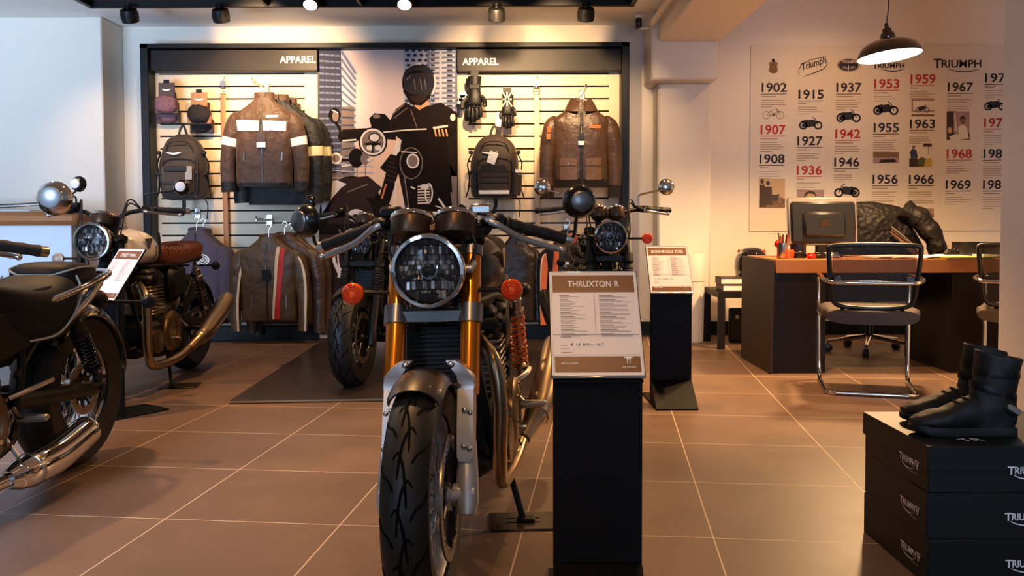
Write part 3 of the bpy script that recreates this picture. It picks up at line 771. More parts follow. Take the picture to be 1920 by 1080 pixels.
    if sk == 'flat':
        ss = [(.80, .815, .06, .03), (.84, .815, .10, .042), (.95, .80, .118, .045), (1.1, .805, .125, .048), (1.25, .82, .122, .05), (1.36, .83, .11, .05), (1.43, .835, .075, .04), (1.45, .835, .03, .02)]
    elif sk == 'bench':
        ss = [(.79, .80, .06, .04), (.83, .80, .11, .06), (.95, .785, .13, .068), (1.1, .785, .135, .07), (1.25, .80, .134, .068), (1.38, .81, .125, .06), (1.46, .82, .09, .045), (1.49, .82, .04, .02)]
    elif sk == 'hump':
        ss = [(.80, .815, .06, .03), (.84, .81, .10, .045), (.95, .80, .118, .05), (1.08, .805, .122, .055), (1.14, .84, .12, .075), (1.25, .86, .115, .08), (1.36, .855, .09, .06), (1.44, .845, .03, .02)]
    if sk in ('flat', 'hump', 'bench'):
        mb = MB(); secs = [tuple(q) for q in crv(ss, 5)]; mb.loft([superring((0, y, z), a, b, 24, .6) for y, z, a, b in secs])
        seat = mb.build('seat', c.get('seat_mat', 'seat_black'), t)
        if c.get('ribs'):
            mb = MB()
            for y in [.86 + .045 * k for k in range(13)]:
                q = min(secs, key=lambda e: abs(e[0] - y)); rg = superring((0, y, q[1]), q[2] + .0015, q[3] + .0015, 24, .6); mb.tube([rg[k] for k in range(0, 13)], .003, 5)
            for x in (-.06, 0, .06): mb.tube([V((x, y, z + b + .001 - abs(x) * .12)) for y, z, a, b in secs[6:-6]], .003, 5)
            mb.build('seat_stitching', c.get('rib_mat', 'seat_brown'), seat)
    # frame
    mb = MB()
    for s in (1, -1):
        mb.tube(crv([(s * .03, fy(.84) + .07, .84), (s * .07, .42, .62), (s * .12, .46, .36), (s * .13, .60, .22), (s * .13, .95, .24), (s * .12, 1.02, .40)], 6), .016, 10)
        mb.tube(crv([(s * .03, fy(.86) + .07, .86), (s * .06, .6, .74), (s * .11, .95, .72), (s * .12, 1.05, .55), (s * .12, 1.03, .40)], 6), .015, 10)
        mb.tube(crv([(s * .11, .94, .73), (s * .115, 1.15, .745), (s * .10, wb - .02, .76), (s * .07, wb + .08, .76)], 5), .012, 10)
        mb.tube(crv([(s * .12, 1.02, .46), (s * .12, 1.18, .60), (s * .11, wb - .12, .74)], 5), .011, 8)
    mb.rod((0, fy(.72) + .065, .70), (0, fy(.94) + .065, .94), .033, 16); mb.rod((0, fy(.85) + .07, .84), (0, .95, .74), .022, 12)
    mb.build('frame', c['frame'], t)
    # engine
    mb = MB()
    mb.box((0, .68, .34), (.30, .40, .20), ch=.05); mb.box((0, .86, .42), (.26, .22, .20), ch=.05); mb.box((0, .60, .25), (.22, .30, .08), ch=.03); mb.lathe([(.05, 0), (.05, .09)], (0, .47, .28), (0, -1, 0), 18)
    eng = mb.build('engine', c.get('engine', 'engine_black'), t)
    mb = MB()
    for k in range(9): mb.box((0, .63 - k * .002, .46 + k * .020), (.30, .19, .008), ch=.003)
    mb.box((0, .63, .54), (.24, .14, .19), ch=.02); mb.build('cylinder_fins', c.get('fin', 'steel'), eng)
    mb = MB(); mb.box((0, .62, .665), (.31, .21, .05), ch=.02); mb.box((0, .62, .70), (.26, .15, .045), ch=.018)
    for s in (1, -1): mb.lathe([(.045, 0), (.045, .012), (.03, .016)], (s * .155, .60, .672), (s, 0, 0), 18)
    mb.build('cylinder_head', c.get('head', 'engine_black'), eng)
    for s in (1, -1):
        cv = c.get('cover', 'engine_bronze')
        mb = MB(); mb.lathe([(.125, 0), (.125, .022), (.112, .034), (.07, .038), (.066, .030), (.02, .030)], (s * .148, .77 if s > 0 else .80, .34), (s, 0, 0), 32)
        mb.lathe([(.07, 0), (.07, .02), (.05, .026)], (s * .15, .585, .30), (s, 0, 0), 24)
        for k in range(8): mb.lathe([(.007, 0), (.007, .006)], (s * .182, .785 + cos(k * pi / 4) * .105, .34 + sin(k * pi / 4) * .105), (s, 0, 0), 8)
        mb.build('engine_cover', cv, eng)
    # intake, side panels, electrics
    mb = MB()
    for s in (1, -1):
        mb.lathe([(.03, 0), (.035, .03), (.028, .06), (.03, .10)], (s * .07, .74, .62), (0, 1, -.05), 16)
        mb.box((s * .105, .99, .62), (.06, .24, .20), Rx(R(8)), ch=.035)
    mb.box((0, .97, .60), (.17, .30, .22), ch=.03)
    mb.build('side_panel', c.get('side', 'black_satin'), t)
    # radiator
    mb = MB(); mb.box((0, fy(.6) + .15, .565), (.20, .035, .30), Rx(R(-8)), ch=.006); 
    for k in range(22): mb.box((0, fy(.6) + .126, .43 + k * .0125), (.18, .012, .003), Rx(R(-8)))
    mb.build('radiator', 'black_matt', t)
    # exhausts
    hm, mm = c.get('header', 'brushed_steel'), c.get('muffler', 'brushed_steel')
    for s in (1, -1):
        hp_ = c.get('header_path', [(.075, .53, .62), (.10, .45, .625), (.145, .385, .57), (.158, .375, .45), (.150, .40, .30), (.145, .48, .20), (.15, .66, .165), (.165, .85, .175), (.18, .98, .215)])
        mb = MB(); mb.tube(crv([(s * x, y, z) for x, y, z in hp_], 7), c.get('hr', .0225), 16)
        mb.lathe([(.034, 0), (.036, .012), (.03, .02)], (s * .075, .53, .62), (s * .3, -1, .0), 16)
        for k in range(6): A = 2 * pi * k / 6; mb.box((s * (.082 + cos(A) * .03), .52, .62 + sin(A) * .036), (.012, .02, .012), ch=.003)
        mb.build('exhaust_pipe', hm, t)
        mp_ = c.get('muffler_path', [(.18, .96, .21), (.205, 1.03, .245), (.235, 1.12, .29), (.26, 1.30, .375), (.275, 1.46, .45), (.28, 1.52, .478)])
        mr_ = c.get('muffler_r', [.026, .034, .05, .054, .048, .038])
        mb = MB(); q = crv([(s * x, y, z, r_) for (x, y, z), r_ in zip(mp_, mr_)], 5); mb.tube([p[:3] for p in q], [p[3] for p in q], 22)
        e0, e1 = V(q[-2][:3]), V(q[-1][:3]); dd = (e1 - e0).normalized()
        muf = mb.build('muffler', mm, t)
        mb = MB(); mb.lathe([(mr_[-1] * .8, 0), (mr_[-1] * .82, .004), (mr_[-1] * .55, .005), (mr_[-1] * .5, -.03)], e1, dd, 20); mb.build('muffler_tip', 'black_matt', muf)
        mb = MB(); i0 = len(q) // 3; mb.tube([V(q[i0][:3]), V(q[i0 + 1][:3])], [q[i0][3] + .003] * 2, 22); mb.tube([V(q[i0][:3]), V((s * .12, q[i0][1] - .02, q[i0][2] + .12))], .008, 8); mb.build('muffler_clamp', 'steel', muf)
    # swingarm, shocks
    mb = MB()
    for s in (1, -1): mb.tube(crv([(s * .10, 1.0, .38), (s * .115, 1.15, .36), (s * .115, wb + .04, c['Rr'])], 4), [.03] * 8 + [.026], 12, flat=.7, up=(0, 0, 1))
    mb.rod((-.11, 1.0, .38), (.11, 1.0, .38), .03, 14); mb.rod((-.14, wb, c['Rr']), (.14, wb, c['Rr']), .014, 12)
    mb.build('swingarm', c.get('swing', 'black_satin'), t)
    for s in (1, -1):
        a, b = V((s * .15, wb - .06, c['Rr'] + .05)), V((s * .145, wb - .20, .70))
        if 'shock_top' in c: b = V((s * c['shock_top'][0], c['shock_top'][1], c['shock_top'][2]))
        d = (b - a).normalized()
        mb = MB(); mb.rod(a, b, .013, 10); mb.lathe([(.02, 0), (.034, .006), (.034, .016), (.02, .02)], a + d * .05, d, 18); mb.lathe([(.034, -.07), (.034, -.055), (.026, -.05), (.026, -.01), (.018, 0)], b, d, 18)
        mb.lathe([(.022, -.012), (.022, .012)], b, (1, 0, 0), 14); mb.lathe([(.02, -.012), (.02, .012)], a, (1, 0, 0), 14)
        sh = mb.build('shock_absorber', c.get('shock', 'steel'), t)
        mb = MB(); mb.helix(a + d * .07, b - d * .07, .030, .0048, 9); mb.build('spring', c.get('spring', 'black_gloss'), sh)
    # rear mudguard, tail light, plate, stand, pegs
    rf = c.get('rfender', (R(60), R(160))); fender(t, ro, c['Rr'] + .03, c['wr'] + .03, rf[0], rf[1], c.get('rfender_mat', 'black_satin'), None, name='rear_mudguard')
    tl = c.get('tail', (wb + .16, .77)); mb = MB(); mb.lathe([(.02, -.06), (.04, -.04), (.045, -.005)], (0, tl[0], tl[1]), (0, 1, .1), 24); tlo = mb.build('tail_light', c.get('tail_mat', 'black_satin'), t)
    mb = MB(); mb.lathe([(.044, -.005), (.043, .006), (.03, .014), (.004, .017)], (0, tl[0], tl[1]), (0, 1, .1), 24); mb.build('tail_lens', 'red_lens', tlo)
    mb = MB()
    pv = V((.11, .82, .25)); ft = V((.19, .70, .012)) if not c.get('stand_out') else V((.22, .78, .012))
    mb.rod(pv, ft, .011, 10); mb.box(ft + V((.01, 0, -.004)), (.06, .05, .012), ch=.004); mb.build('side_stand', 'black_satin', t)
    for s in (1, -1):
        mb = MB(); mb.tube([V((s * .13, .98, .36)), V((s * .165, .96, .33)), V((s * .26, .96, .335))], [.010, .012, .012], 10); mb.box((s * .225, .96, .338), (.085, .026, .02), ch=.006)
        mb.tube(crv([(s * .13, .96, .40), (s * .19, 1.03, .43), (s * .20, 1.1, .44)], 3), .010, 8)
        mb.build('footpeg', c.get('peg', 'aluminium'), t)
    mb = MB(); mb.tube(crv([(.13, .98, .34), (.155, .9, .30), (.165, .82, .29), (.165, .80, .29)], 4), .006, 8); mb.rod((.16, .80, .29), (.205, .80, .29), .009, 10); mb.m = 0
    mb.build('gear_lever', 'chrome_soft', t)
    return t

# floor stands under the wheels are part of the shop, see below
B1 = moto('motorcycle', 'black and bronze cafe racer with gold fork tubes, nearest, behind the tall price stand', (-.211, 2.20, 0), R(-4.5), dict(
    lean=R(-1.6), steer=R(0), fork=.102, wf=.118, fender_w=.022, g_r=.058, g_z=1.0, g_y=.27, gr1=(.358, .125, .93), lever_dz=-.012, lever_r=1.2, lever_l=.035, mirror_off=((-.032, .078), (.035, .11)), usd=True, fork_mat='gold_fork', tank='tank_grey', fender_mat='tank_grey', fender=(R(66), R(132)), bar='clipon', lever='lever_alu', perch={1: 'chrome_soft', -1: 'black_satin'}, clamp='clamp_grey', mirror='barend', mirror_mat='black_gloss', mirror_cap='clamp_grey', mirror_r=.05,
    seat='hump', seat_mat='seat_brown' if False else 'seat_black', spring='orange_spring', caliper='dark_metal', bezel='chrome', shock='steel', hl_r=.098, tank_w=1.17, rim='alu_paint', spoke='chrome_soft', hubm='alu_paint', ind_x=.218))
B1_FOOT = (B1.matrix_basis @ V((.19, .70, 0))).to_tuple()
B2 = moto('motorcycle', 'all black motorcycle with rubber fork gaiters parked on the rubber mat', (-.955, 5.32, 0), R(-7), dict(
    steer=R(-2), mirror_skip=1, gaiter=True, wf=.14, tank='tank_black', fender_mat='gauge_black', fender=(R(60), R(128)), bar='flat', mirror='barend', mirror_mat='black_gloss', mirror_cap='dark_metal', lever='chrome_soft', perch='dark_metal', fork_mat='dark_metal', bucket='black_gloss', bezel='black_gloss',
    seat='hump', muffler='black_metal', header='dark_metal', gauges=1, clamp='black_satin', bracket='black_satin', hl_z=.86, hl_r=.075, rim='black_gloss', discs=1, bar_dz=.0))
B3 = moto('motorcycle', 'chrome mirrored black motorcycle with twin dials, parked behind the second price stand', (.565, 4.86, 0), R(2), dict(
    gaiter=True, tank='tank_black', fender_mat='tank_black', bar='flat', mirror='stem', mirror_mat='chrome', mirror_cap='chrome_soft', mirror_r=.05, mirror_pos=(.175, .05, .115), bar_dz=.02, bar_end='black_satin', lever='chrome_soft', perch='black_satin', bezel='chrome', fork_mat='black_satin', clamp='black_satin', bracket='black_satin',
    hl_z=.905, hl_r=.094, g_r=.047, g_z=1.065, zt=.95, zl=.78, ind_x=.215, ind_z=.895, seat='flat', muffler='black_metal', header='chrome', rim='chrome', caliper='black_satin', spoke='chrome'))
B4 = moto('motorcycle', 'cream tanked motorcycle with quilted brown seat, beside the white counter', (-2.26, 4.60, 0), R(-2), dict(
    tank='tank_cream', tank_stripe=True, fender_mat='black_satin', bar='flat', bar_dz=.02, mirror='stem', mirror_mat='black_gloss', mirror_cap='paper_white', mirror_pos={1: (.20, .03, .11), -1: (-.01, .02, .13)}, mirror_r=.045, seat='bench', lens='clear_lens', g_r=.062, seat_mat='seat_brown', ribs=True, bezel='chrome_soft', hl_z=.895, hl_r=.10, gauges=1,
    cover='engine_bronze', fin='brushed_steel', header='brushed_steel', muffler='brushed_steel', gaiter=True, fork_mat='black_satin', clamp='black_satin', bracket='black_satin', bar_end='chrome_soft', discs=1, lever='chrome_soft', spring='black_gloss', peg='black_satin', cast=7, rim='black_gloss', spoke='black_gloss',
    hr=.026, header_path=[(.09, .53, .62), (.13, .44, .625), (.185, .385, .57), (.195, .375, .45), (.19, .385, .30), (.185, .44, .185), (.19, .62, .165), (.205, .80, .185), (.215, .92, .225)],
    muffler_path=[(.215, .90, .215), (.23, .98, .25), (.245, 1.06, .285), (.25, 1.28, .37), (.245, 1.48, .455), (.243, 1.53, .475)], muffler_r=[.03, .038, .056, .06, .056, .046]))
def cruiser_bits(t, c):
    """saddle, pillion pad, chrome rail and deep rear mudguard of the black cruiser"""
    dz = -.04
    mb = MB()
    ss = [(.80, .80, .05, .03), (.86, .79, .10, .055), (.98, .75, .15, .075), (1.1, .72, .172, .085), (1.22, .71, .180, .09), (1.31, .73, .175, .10), (1.36, .75, .15, .085), (1.38, .755, .08, .05)]
    mb.loft([superring((0, y, z + dz), a, b, 28, .62, 1, 1.35) for y, z, a, b in [tuple(q) for q in crv(ss, 5)]])
    seat = mb.build('saddle', 'seat_black', t)
    for s in (1, -1):
        mb = MB(); mb.tube(crv([(s * .145, 1.372, .79), (s * .178, 1.345, .73), (s * .184, 1.28, .65), (s * .178, 1.18, .59), (s * .15, 1.06, .58)], 6), .0045, 6); mb.build('piping', 'piping', seat)
    mb = MB()
    ss = [(1.34, .815, .07, .03), (1.37, .82, .12, .05), (1.43, .825, .135, .055), (1.52, .825, .128, .052), (1.60, .82, .10, .042), (1.64, .815, .04, .015)]
    sec = [tuple(q) for q in crv(ss, 5)]
    mb.loft([superring((0, y, z + dz), a, b, 28, .55) for y, z, a, b in sec]); pad = mb.build('pillion_pad', 'seat_black', t)
    mb = MB(); L_ = [V((a * .985, y, z + dz + b * .62)) for y, z, a, b in sec]; mb.tube(L_ + [V((-p.x, p.y, p.z)) for p in L_[::-1]], .0042, 6, closed=True); mb.build('piping', 'piping', pad)
    mb = MB(); mb.tube(crv([(.155, 1.12, .70), (.172, 1.3, .735), (.17, 1.52, .775), (.13, 1.63, .79), (0, 1.66, .79), (-.13, 1.63, .79), (-.17, 1.52, .775), (-.172, 1.3, .735), (-.155, 1.12, .70)], 6), .0135, 12)
    for s in (1, -1): mb.tube(crv([(s * .165, 1.52, .765), (s * .165, 1.42, .70), (s * .165, 1.26, .62)], 4), [.011] * 5 + [.017, .016, .012, .010], 10); mb.tube([V((s * .165, 1.26, .62)), V((s * .165, 1.38, .66)), V((s * .165, 1.52, .75))], .007, 8)
    mb.build('grab_rail', 'chrome', t)
B5 = moto('motorcycle', 'low black cruiser with wide saddle and long chrome silencer, seen from its flank', (-1.88, 2.02, 0), R(-3), dict(
    wb=1.56, Rf=.32, wf=.13, Rr=.325, wr=.17, tank='tank_black', fender_mat='tank_black', fender=(R(35), R(150)), bar='cruiser', bar_dz=-.115, bar_y=.1, mirror='stem', mirror_mat='chrome', mirror_cap='alu_paint', mirror_r=.05, mirror_pos=(.27, .06, .10), mirror_stem='chrome', lever='chrome_soft', perch='chrome_soft', bar_mat='chrome', bar_end='brushed_steel',
    seat='none', rfender=(R(40), R(176)), rfender_mat='tank_black', muffler='chrome', header='chrome', rim='chrome', spoke='chrome', hubm='chrome_soft', gauges=1, shock='black_satin', shock_top=(.15, 1.34, .62), rind_z=.655, rind_y=.10, rind_x=.235, lens='smoke_lens', tail=(1.80, .66), cover='engine_bronze', peg='steel', fin='black_satin',
    header_path=[(.075, .53, .62), (.10, .45, .60), (.14, .40, .5), (.165, .42, .34), (.175, .52, .19), (.175, .70, .15), (.18, .9, .15)],
    muffler_path=[(.18, .86, .15), (.185, .92, .15), (.19, 1.0, .155), (.195, 1.12, .165), (.20, 1.28, .20), (.20, 1.32, .208)], muffler_r=[.03, .05, .06, .062, .058, .055]))
cruiser_bits(B5, None)
# ================================================================ apparel display wall
dm('slat_board', (226, 204, 172), .5)
dm('slat_gap', (26, 20, 16), .8)
dm('sign_brown', (26, 19, 16), .45, spec=.3)
YP = 7.60                                   # face of the slat boards
YS = 7.50                                   # face of the signs
zt0 = P(720, 80, YU).z; x0 = P(266, 300, YU).x; x1 = P(1180, 300, YU).x
disp = thing('apparel_display_wall', 'black framed slatted display wall holding jackets, backpacks and gloves', 'display wall', ((x0 + x1) / 2, 7.6, 0))
dx_ = (x0 + x1) / 2
def loc_(p): return V(p) - V((dx_, 7.6, 0))
mb = MB()
pw = P(281, 300, YU).x - x0
for xa in (x0, x1 - pw): mb.box(loc_((xa + pw / 2, (YU + 7.74) / 2, zt0 / 2)), (pw, 7.74 - YU, zt0), ch=.004)
mb.box(loc_(((x0 + x1) / 2, (YU + 7.74) / 2, zt0 - .02)), (x1 - x0, 7.74 - YU, .04), ch=.004)
mb.box(loc_(((x0 + x1) / 2, 7.70, zt0 / 2)), (x1 - x0 - .02, .04, zt0 - .02))
mb.build('frame', 'black_satin', disp)
zp = P(500, 612, YS).z
for a, b in ((281, 597), (858, 1166)):
    xa, xb = P(a, 620, YS).x, P(b, 620, YS).x; mb = MB(); mb.box(loc_(((xa + xb) / 2, (YS + 7.68) / 2, zp / 2)), (xb - xa, 7.68 - YS, zp), ch=.004); mb.build('plinth', 'black_satin', disp)
for (a, b, wx, al) in ((281, 597, 592, 'r'), (858, 1166, 867, 'l')):
    xa, xb = P(a, 300, YS).x, P(b, 300, YS).x; zA, zB = P(a, 133, YS).z, zt0 - .045
    mb = MB(); mb.box(loc_(((xa + xb) / 2, (YS + 7.68) / 2, (zA + zB) / 2)), (xb - xa, 7.68 - YS, zB - zA), ch=.003); sg = mb.build('header_sign', 'sign_brown', disp)
    yb = 118 if al == 'r' else 122
    mb = MB(); word(mb, 'APPAREL', loc_(P(wx, yb, YS - .003)), (1, 0, 0), (0, 0, 1), height=P(0, yb - 13, YS).z - P(0, yb, YS).z, align=al, width=67 * YS / F); mb.build('lettering', 'white_ink', sg)
    # slats
    xa, xb = P(a, 300, YP).x, P(b, 300, YP).x
    mb = MB(); 
    pitch = 23.1 * YP / F; zz = P(a, 139, YP).z; top = P(a, 133, YS).z - .001
    ea, eb = P(a + 20, 300, YP).x, P(b - 24, 300, YP).x
    mb.box(loc_(((xa + ea) / 2, YP + .01, (zp + top) / 2)), (ea - xa, .02, top - zp)); mb.box(loc_(((xb + eb) / 2, YP + .01, (zp + top) / 2)), (xb - eb, .02, top - zp))
    zcur = top
    while zz > zp:
        mb.box(loc_(((ea + eb) / 2, YP + .01, (zcur + zz + .007) / 2)), (eb - ea, .02, zcur - zz - .007)); zcur = zz - .007; zz -= pitch
    mb.box(loc_(((ea + eb) / 2, YP + .01, (zcur + zp) / 2)), (eb - ea, .02, zcur - zp))
    mb.m = 1; mb.box(loc_(((xa + xb) / 2, YP + .035, (zp + top) / 2)), (xb - xa, .02, top - zp)); mb.build('slat_panel', ['slat_board', 'slat_gap'], disp)

# ---------------------------------------------------------------- the rider poster between the two bays (a flat print)
YPO = 7.55
def pcol(k, c, r=.8): dm(k, c, r, spec=.15); return k
PM = [pcol('print_sky', (214, 194, 190)), pcol('print_sky_low', (224, 186, 160)), pcol('print_tower_blue', (104, 112, 138)), pcol('print_tower_dark', (58, 60, 78)), pcol('print_tower_pale', (176, 176, 188)),
      pcol('print_black', (19, 11, 9)), pcol('print_brown', (48, 32, 29)), pcol('print_skin', (206, 148, 112)), pcol('print_chrome', (214, 202, 194)), pcol('print_grey', (120, 104, 98)), pcol('print_ground', (222, 200, 186)), pcol('print_visor', (44, 42, 50)), pcol('print_orange', (206, 120, 70)), pcol('print_jacket', (28, 18, 16))]
pa, pb = P(597, 300, YPO), P(858, 300, YPO); pzt, pzb = P(700, 82, YPO).z, P(620, 637, YPO).z
pc_ = V(((pa.x + pb.x) / 2, YPO, max(pzb, .02)))
poster = thing('rider_poster', 'tall printed poster of a helmeted rider on a motorcycle between grey towers', 'poster', pc_)
def pl(p): return V(p) - pc_
mb = MB(); mb.box(pl(((pa.x + pb.x) / 2, YPO + .02, (pzt + pc_.z) / 2)), (pb.x - pa.x, .04, pzt - pc_.z), ch=.002); mb.build('board', 'black_satin', poster)
class Print:
    def __init__(s): s.mb = MB(); s.n = 0
    def pt(s, x, y, d):
        x = min(max(x, 598), 857); y = min(max(y, 83), 634); return pl(P(x, y, YPO - .0015 - d))
    def poly(s, m, pts): s.n += 1; d = s.n * 2e-5; s.mb.m = m; s.mb.face([s.pt(x, y, d) for x, y in pts]); return s
    def rect(s, m, a, b, c, d): return s.poly(m, [(a, d), (c, d), (c, b), (a, b)])
    def ell(s, m, cx, cy, rx, ry, n=28, a=0): 
        ca, sa = cos(a), sin(a)
        return s.poly(m, [(cx + rx * cos(2 * pi * k / n) * ca - ry * sin(2 * pi * k / n) * sa, cy + rx * cos(2 * pi * k / n) * sa + ry * sin(2 * pi * k / n) * ca) for k in range(n)])
    def ring(s, m, cx, cy, rx, ry, w, n=30):
        s.n += 1; d = s.n * 2e-5; s.mb.m = m
        o = [s.pt(cx + rx * cos(2 * pi * k / n), cy + ry * sin(2 * pi * k / n), d) for k in range(n)]; i = [s.pt(cx + (rx - w) * cos(2 * pi * k / n), cy + (ry - w) * sin(2 * pi * k / n), d) for k in range(n)]
        s.mb.add(o + i, [(k, (k + 1) % n, (k + 1) % n + n, k + n) for k in range(n)]); return s
    def ln(s, m, pts, w):
        s.n += 1; d = s.n * 2e-5; s.mb.m = m; pts = crv(pts, 4) if len(pts) > 2 else pts; vs = []
        for i, p in enumerate(pts):
            q0 = pts[max(i - 1, 0)]; q1 = pts[min(i + 1, len(pts) - 1)]; tx, ty = q1[0] - q0[0], q1[1] - q0[1]; L_ = sqrt(tx * tx + ty * ty) + 1e-6; ww = (w[0] + (w[1] - w[0]) * i / max(1, len(pts) - 1)) if isinstance(w, tuple) else w
            nx, ny = -ty / L_ * ww / 2, tx / L_ * ww / 2; vs += [s.pt(p[0] - nx, p[1] - ny, d), s.pt(p[0] + nx, p[1] + ny, d)]
        s.mb.add(vs, [(2 * i, 2 * i + 2, 2 * i + 3, 2 * i + 1) for i in range(len(pts) - 1)]); return s
q = Print()
q.rect(0, 598, 83, 857, 240); q.rect(1, 598, 240, 857, 420); q.rect(10, 598, 420, 857, 634)
# left tower: dark front and lit side with window rows
q.poly(3, [(598, 83), (638, 83), (642, 345), (598, 350)]); q.poly(4, [(638, 83), (668, 130), (666, 330), (642, 345)])
for k in range(22): q.ln(2, [(599, 90 + k * 12), (639, 92 + k * 12 - (k - 4) * .3)], 3.5)
for k in range(17): q.ln(2, [(640, 96 + k * 15), (667, 138 + k * 11.5)], 4)
for x in (608, 618, 628): q.ln(3, [(x, 84), (x + 2, 345)], 1.2)
q.ln(3, [(638, 83), (642, 345)], 2); q.poly(9, [(598, 330), (655, 320), (660, 352), (598, 362)]); q.rect(9, 640, 200, 664, 340)
for k in range(9): q.ln(3, [(641, 205 + k * 15), (664, 207 + k * 14)], 3)
# right tower with balconies
q.poly(4, [(757, 88), (800, 84), (857, 82), (857, 430), (757, 430)])
for r_ in range(24):
    for k in range(4):
        q.ell(3, 763 + k * 12 + (r_ % 2) * 3, 94 + r_ * 9.5, 4.2, 3.0, 8)
    q.ln(2, [(806, 90 + r_ * 9.5), (857, 88 + r_ * 9.5)], 4)
    q.rect(3, 808, 92 + r_ * 9.5, 815, 96 + r_ * 9.5); q.rect(3, 838, 92 + r_ * 9.5, 848, 96 + r_ * 9.5)
q.ln(2, [(803, 84), (806, 330)], 5); q.ln(4, [(826, 84), (826, 330)], 5); q.ln(2, [(855, 84), (855, 330)], 4)
q.rect(1, 672, 330, 757, 430); q.rect(9, 760, 330, 857, 420)
for k in range(5): q.ln(4, [(598, 290 + k * 14), (700, 300 + k * 12)], 2)
for k in range(6): q.ln(9, [(606 + k * 16, 280), (604 + k * 16, 420)], 1.6)
# rider: torso, arms, legs
q.poly(13, [(742, 205), (760, 192), (775, 200), (800, 200), (826, 192), (850, 206), (857, 240), (857, 330), (838, 300), (834, 260), (842, 330), (850, 380), (853, 440), (770, 440), (748, 330), (752, 262), (736, 250), (726, 236)])
q.poly(5, [(757, 245), (835, 245), (846, 330), (852, 420), (780, 430), (756, 330)])
q.poly(13, [(742, 205), (728, 232), (690, 240), (642, 243), (638, 256), (690, 258), (742, 262)])
q.ln(9, [(735, 215), (758, 195)], 2); q.ln(9, [(738, 222), (764, 202)], 1.5); q.ln(9, [(770, 205), (782, 240)], 1.5)
q.poly(7, [(774, 188), (800, 182), (806, 196), (786, 206), (778, 200)])
q.poly(5, [(755, 170), (770, 196), (790, 198), (806, 184), (812, 160)])
q.ell(11, 785, 152, 31, 33); q.ell(5, 781, 158, 27, 26); q.poly(11, [(757, 146), (770, 138), (800, 136), (812, 146), (812, 168), (798, 178), (770, 176), (758, 168)])
q.ln(8, [(764, 128), (776, 121), (790, 120)], (1, 3)); q.ln(8, [(814, 140), (816, 158), (810, 178)], 3); q.ln(9, [(762, 150), (770, 142)], 2); q.poly(6, [(768, 180), (795, 176), (800, 186), (784, 194), (772, 190)])
for x in (776, 788, 796): q.ln(9, [(x, 148), (x + 3, 168)], 1.5)
# machine in the print
q.ln(5, [(636, 262), (660, 258), (700, 252), (760, 246), (850, 244)], 7); q.ln(8, [(700, 250), (760, 244), (800, 242)], 2.5)
q.ell(5, 826, 250, 24, 12); q.ell(5, 655, 256, 22, 11); q.ln(8, [(812, 240), (840, 236)], 4); q.ln(8, [(642, 264), (668, 262)], 3)
for k in range(4): q.ln(7, [(815 + k * 7, 242), (818 + k * 7, 256)], 3)
q.ln(5, [(640, 255), (634, 236), (624, 226)], 5); q.ell(5, 627, 216, 11, 14); q.ell(9, 629, 218, 6, 10); q.ln(8, [(622, 206), (634, 212)], 2)
q.ln(5, [(852, 250), (856, 232), (852, 220)], 5); q.ell(5, 850, 220, 10, 12); q.ell(8, 849, 220, 5, 7)
q.poly(5, [(692, 222), (702, 212), (722, 214), (732, 226), (726, 246), (698, 244)]); q.ell(9, 706, 218, 7, 4)
q.ell(5, 699, 266, 27, 27); q.ring(8, 699, 266, 24, 25, 4); q.ell(9, 699, 266, 19, 20); q.ell(8, 702, 258, 10, 8); q.ell(5, 699, 270, 17, 3); q.ell(8, 694, 277, 7, 5); q.ell(8, 709, 277, 6, 5); q.ln(5, [(699, 270), (699, 286)], 3); q.ring(5, 702, 258, 11, 9, 2)
q.ln(8, [(748, 262), (742, 292)], 10); q.ln(5, [(744, 292), (728, 350), (716, 390)], 22); q.ln(5, [(742, 296), (722, 322)], 24)
for k in range(6): q.ln(6, [(720 + k * 2.2, 335 - k * 8), (740 + k * 1.8, 341 - k * 8)], 3)
q.ln(12, [(716, 372), (724, 345)], 3)
q.ell(5, 766, 306, 26, 30); q.ring(9, 771, 306, 22, 30, 2); q.ell(8, 774, 302, 12, 14); q.ell(9, 774, 302, 9, 11); q.ln(8, [(752, 284), (782, 286)], 2)
q.ell(8, 630, 297, 11, 11); q.ell(9, 630, 297, 7, 7); q.ln(5, [(640, 300), (676, 300)], 4); q.ln(8, [(640, 312), (690, 304)], 3); q.ell(8, 662, 308, 6, 3)
q.ell(5, 668, 296, 14, 18); q.ell(9, 684, 298, 8, 10); q.ell(8, 692, 300, 4, 3)
# wheel, fender, engine
q.ell(5, 660, 408, 62, 78); q.ell(6, 658, 416, 44, 58); q.poly(6, [(600, 360), (640, 335), (690, 330), (716, 352), (700, 372), (640, 362), (606, 392)]); q.poly(8, [(600, 345), (632, 338), (650, 345), (640, 352), (622, 372), (604, 400)]); q.ell(8, 668, 404, 16, 12); q.ell(6, 668, 408, 9, 7)
q.ln(9, [(652, 360), (690, 345)], 2); q.ln(8, [(742, 340), (738, 420)], 3); q.ln(9, [(758, 330), (768, 400)], 2)
q.rect(6, 782, 345, 808, 384)
for k in range(7): q.ln(8, [(783, 350 + k * 5.2), (806, 349 + k * 5.2)], 2.2)
q.ring(8, 804, 362, 8, 19, 3); q.ell(8, 796, 350, 8, 5); q.ln(8, [(822, 372), (840, 398)], 4); q.ln(9, [(846, 360), (852, 410)], 3); q.ln(8, [(770, 350), (778, 354)], 3); q.ln(8, [(816, 386), (834, 392)], 2)
q.poly(5, [(598, 420), (720, 420), (760, 440), (853, 440), (857, 600), (610, 590), (598, 560)])
q.rect(6, 598, 440, 640, 560); q.ln(8, [(640, 440), (625, 480), (640, 520)], 6); q.ln(8, [(660, 450), (634, 520)], 4); q.ln(9, [(636, 430), (690, 560)], 3); q.ring(8, 660, 480, 28, 52, 3)
